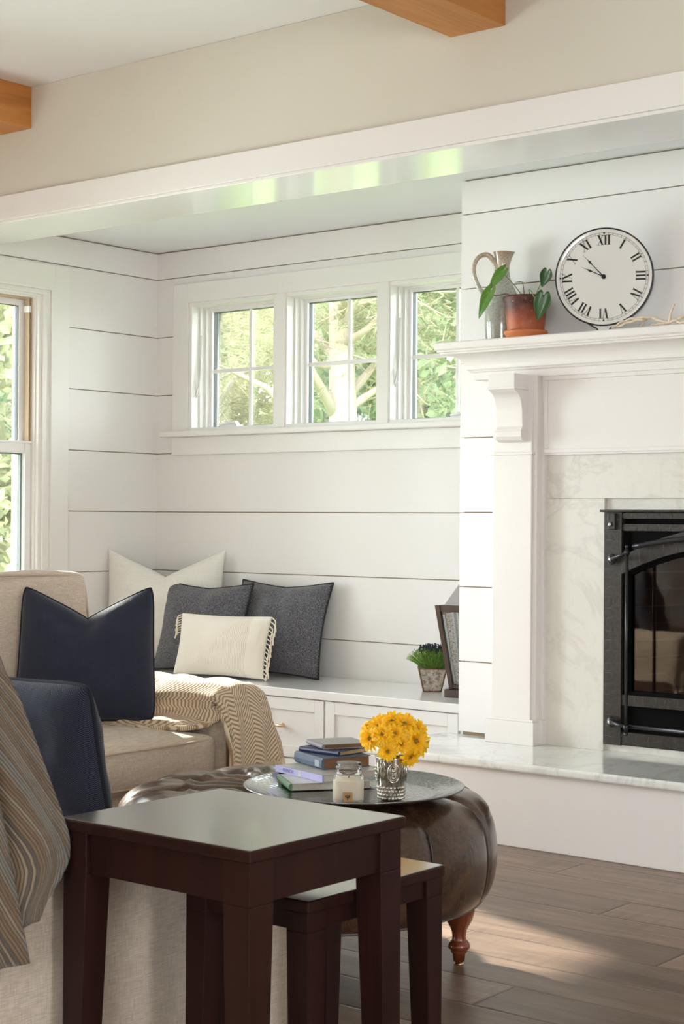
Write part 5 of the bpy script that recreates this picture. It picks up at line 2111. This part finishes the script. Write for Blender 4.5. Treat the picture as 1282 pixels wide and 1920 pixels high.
def flower(base, r, nrm, seed):
    rr_ = random.Random(seed)
    nrm = Vector(nrm).normalized()
    q = nrm.to_track_quat('Z', 'Y')
    base = Vector(base)
    M = Matrix.Translation(base) @ q.to_matrix().to_4x4()
    f = thing('daisy', 'yellow daisy in the mercury-glass beaker bouquet', 'flower', base, q.to_euler(), 'yellow daisies in the beaker')
    m = MB()
    uv = []
    for ly, (npet, rad, lift) in enumerate(((19, 1.0, .18), (17, .88, .34), (11, .62, .50))):
        for k in range(npet):
            a = 2 * PI * (k + rr_.uniform(-.25, .25)) / npet + ly * .2
            L = r * rad * rr_.uniform(.86, 1.06)
            w = r * .125 * rr_.uniform(.85, 1.15)
            lf = lift * rr_.uniform(.5, 1.4)
            tw = rr_.uniform(-.3, .3)
            ca, sa = math.cos(a), math.sin(a)
            b0 = len(m.v)
            for j in range(7):
                v = j / 6
                wd = w * (math.sin(PI * (.12 + .80 * v)) ** .8) * (.55 if j == 6 else 1)
                rad_ = r * .10 + (L - r * .10) * v
                hgt_ = lf * r * math.sin(v * 1.9) * .75 - .10 * r * v * v * (2 if ly == 0 else .4)
                for i in range(3):
                    o = (i - 1) * wd
                    zz = hgt_ + (.16 * w if i != 1 else 0) + o * tw * v
                    m.v.append((ca * rad_ - sa * o, sa * rad_ + ca * o, zz))
                    uv.append((i / 2, v))
            for j in range(6):
                for i in range(2):
                    c0 = b0 + j * 3 + i
                    m.f.append((c0, c0 + 1, c0 + 4, c0 + 3))
                    m.s.append(True)
    m.build('petals', MT['petal'], f, uvs=uv)
    m = MB().ball((0, 0, r * .05), r * .16, 14, sq=(1, 1, .5))
    for k in range(26):
        a, g = rr_.uniform(0, 2 * PI), rr_.random() ** .5 * r * .17
        m.ball((g * math.cos(a), g * math.sin(a), r * .13), r * .025, 5)
    m.build('disc', MT['disc'], f)
    # stem goes back into the vase
    Mi = (Matrix.Translation(base) @ q.to_matrix().to_4x4()).inverted()
    foot = Vector((VX + rd.uniform(-.012, .012), VY + rd.uniform(-.012, .012), FL + .02))
    mid = Vector((VX + rd.uniform(-.015, .015), VY + rd.uniform(-.015, .015), FL + .096))
    pts = [Mi @ p for p in spline([foot, mid, base - nrm * .006], 6)]
    MB().tube(pts, .0015, 6).build('stem', MT['flower_green'], f)
    return f


cam_dir = Vector((.62, -.76, .10))
sidev = Vector((.775, .632, 0))
C0 = Vector((VX, VY, FL + .141))
FLW = [(-.010, -.028, .040, .021, (-.1, .1)), (.022, -.010, .036, .021, (.1, .2)), (.055, -.004, .026, .030, (.45, .1)), (-.050, .002, .020, .027, (-.6, .2)), (-.022, .012, .030, .026, (-.2, .5)), (-.028, .030, .008, .027, (-.3, .9)), (.002, .040, .004, .028, (.0, 1.1)),
       (.030, .036, .010, .027, (.3, .9)), (.058, .020, .006, .027, (.7, .5)), (.068, -.016, .004, .024, (1.0, -.2)), (.042, -.040, .030, .022, (.4, -.5)), (-.058, .018, -.010, .024, (-.9, .4)), (.005, .012, .030, .026, (0, .5)), (.030, .030, -.030, .026, (.2, 1.3)), (-.015, .030, -.034, .026, (-.3, 1.2)),
       (.060, .006, -.030, .025, (.9, .3))]
for i, (a, b, dep_, r, (ta, tb_)) in enumerate(FLW):
    p = C0 + sidev * a + Vector((0, 0, b)) + cam_dir * dep_
    nrm = cam_dir * (1.0 if dep_ > 0 else .2) + sidev * ta * 1.2 + Vector((0, 0, tb_))
    f = flower(p, r * 1.24, nrm, 40 + i)
m = MB()

# ------------------------------------------------------------------ nesting side tables


def side_table(name, label, w, d, h, th, ap, leg, loc, rz, taper=.008, over=.006):
    r = thing(name, label, 'side table', loc, (0, 0, rz), 'nesting side tables')
    m = MB().box(-w / 2, w / 2, -d / 2, d / 2, h - th, h)
    tt = m.build('table_top', MT['espresso'], r, bevel=.004, seg=3)
    tt.data.materials.append(MT['espresso_top'])
    for p in tt.data.polygons:
        if p.normal.z > .9:
            p.material_index = 1
    lw, ld = w / 2 - over, d / 2 - over
    m = MB()
    m.box(-lw + leg, lw - leg, -ld + .008, -ld + .026, h - th - ap, h - th)
    m.box(-lw + leg, lw - leg, ld - .026, ld - .008, h - th - ap, h - th)
    m.box(-lw + .008, -lw + .026, -ld + leg, ld - leg, h - th - ap, h - th)
    m.box(lw - .026, lw - .008, -ld + leg, ld - leg, h - th - ap, h - th)
    m.build('apron', MT['espresso'], r, bevel=.001)
    for sx in (-1, 1):
        for sy in (-1, 1):
            x0, y0 = sx * lw, sy * ld
            xi, yi = x0 - sx * leg, y0 - sy * leg
            xb, yb = x0 - sx * (leg - taper * 1.4), y0 - sy * (leg - taper * 1.4)

            def ring(x0_, y0_, xi_, yi_, z_):
                a_, b_ = sorted((x0_, xi_))
                c_, e_ = sorted((y0_, yi_))
                return [(a_, c_, z_), (b_, c_, z_), (b_, e_, z_), (a_, e_, z_)]
            m = MB()
            zm = h - th - ap
            m.hexa(ring(x0, y0, xb, yb, 0) + ring(x0, y0, xi, yi, zm))
            m.hexa(ring(x0, y0, xi, yi, zm) + ring(x0, y0, xi, yi, h - th))
            m.build('leg', MT['espresso'], r, bevel=.0015)
    return r


side_table('side_table', 'larger dark espresso side table in the foreground', .451, .4095, .600, .021, .071, .058, (-1.9454, 2.117, 0), D(-.2), .012)
side_table('side_table', 'smaller dark side table nested under the larger one and sticking out behind it', .300, .402, .469, .022, .034, .050, (-1.939, 2.340, 0), D(-.3), .010, .004)
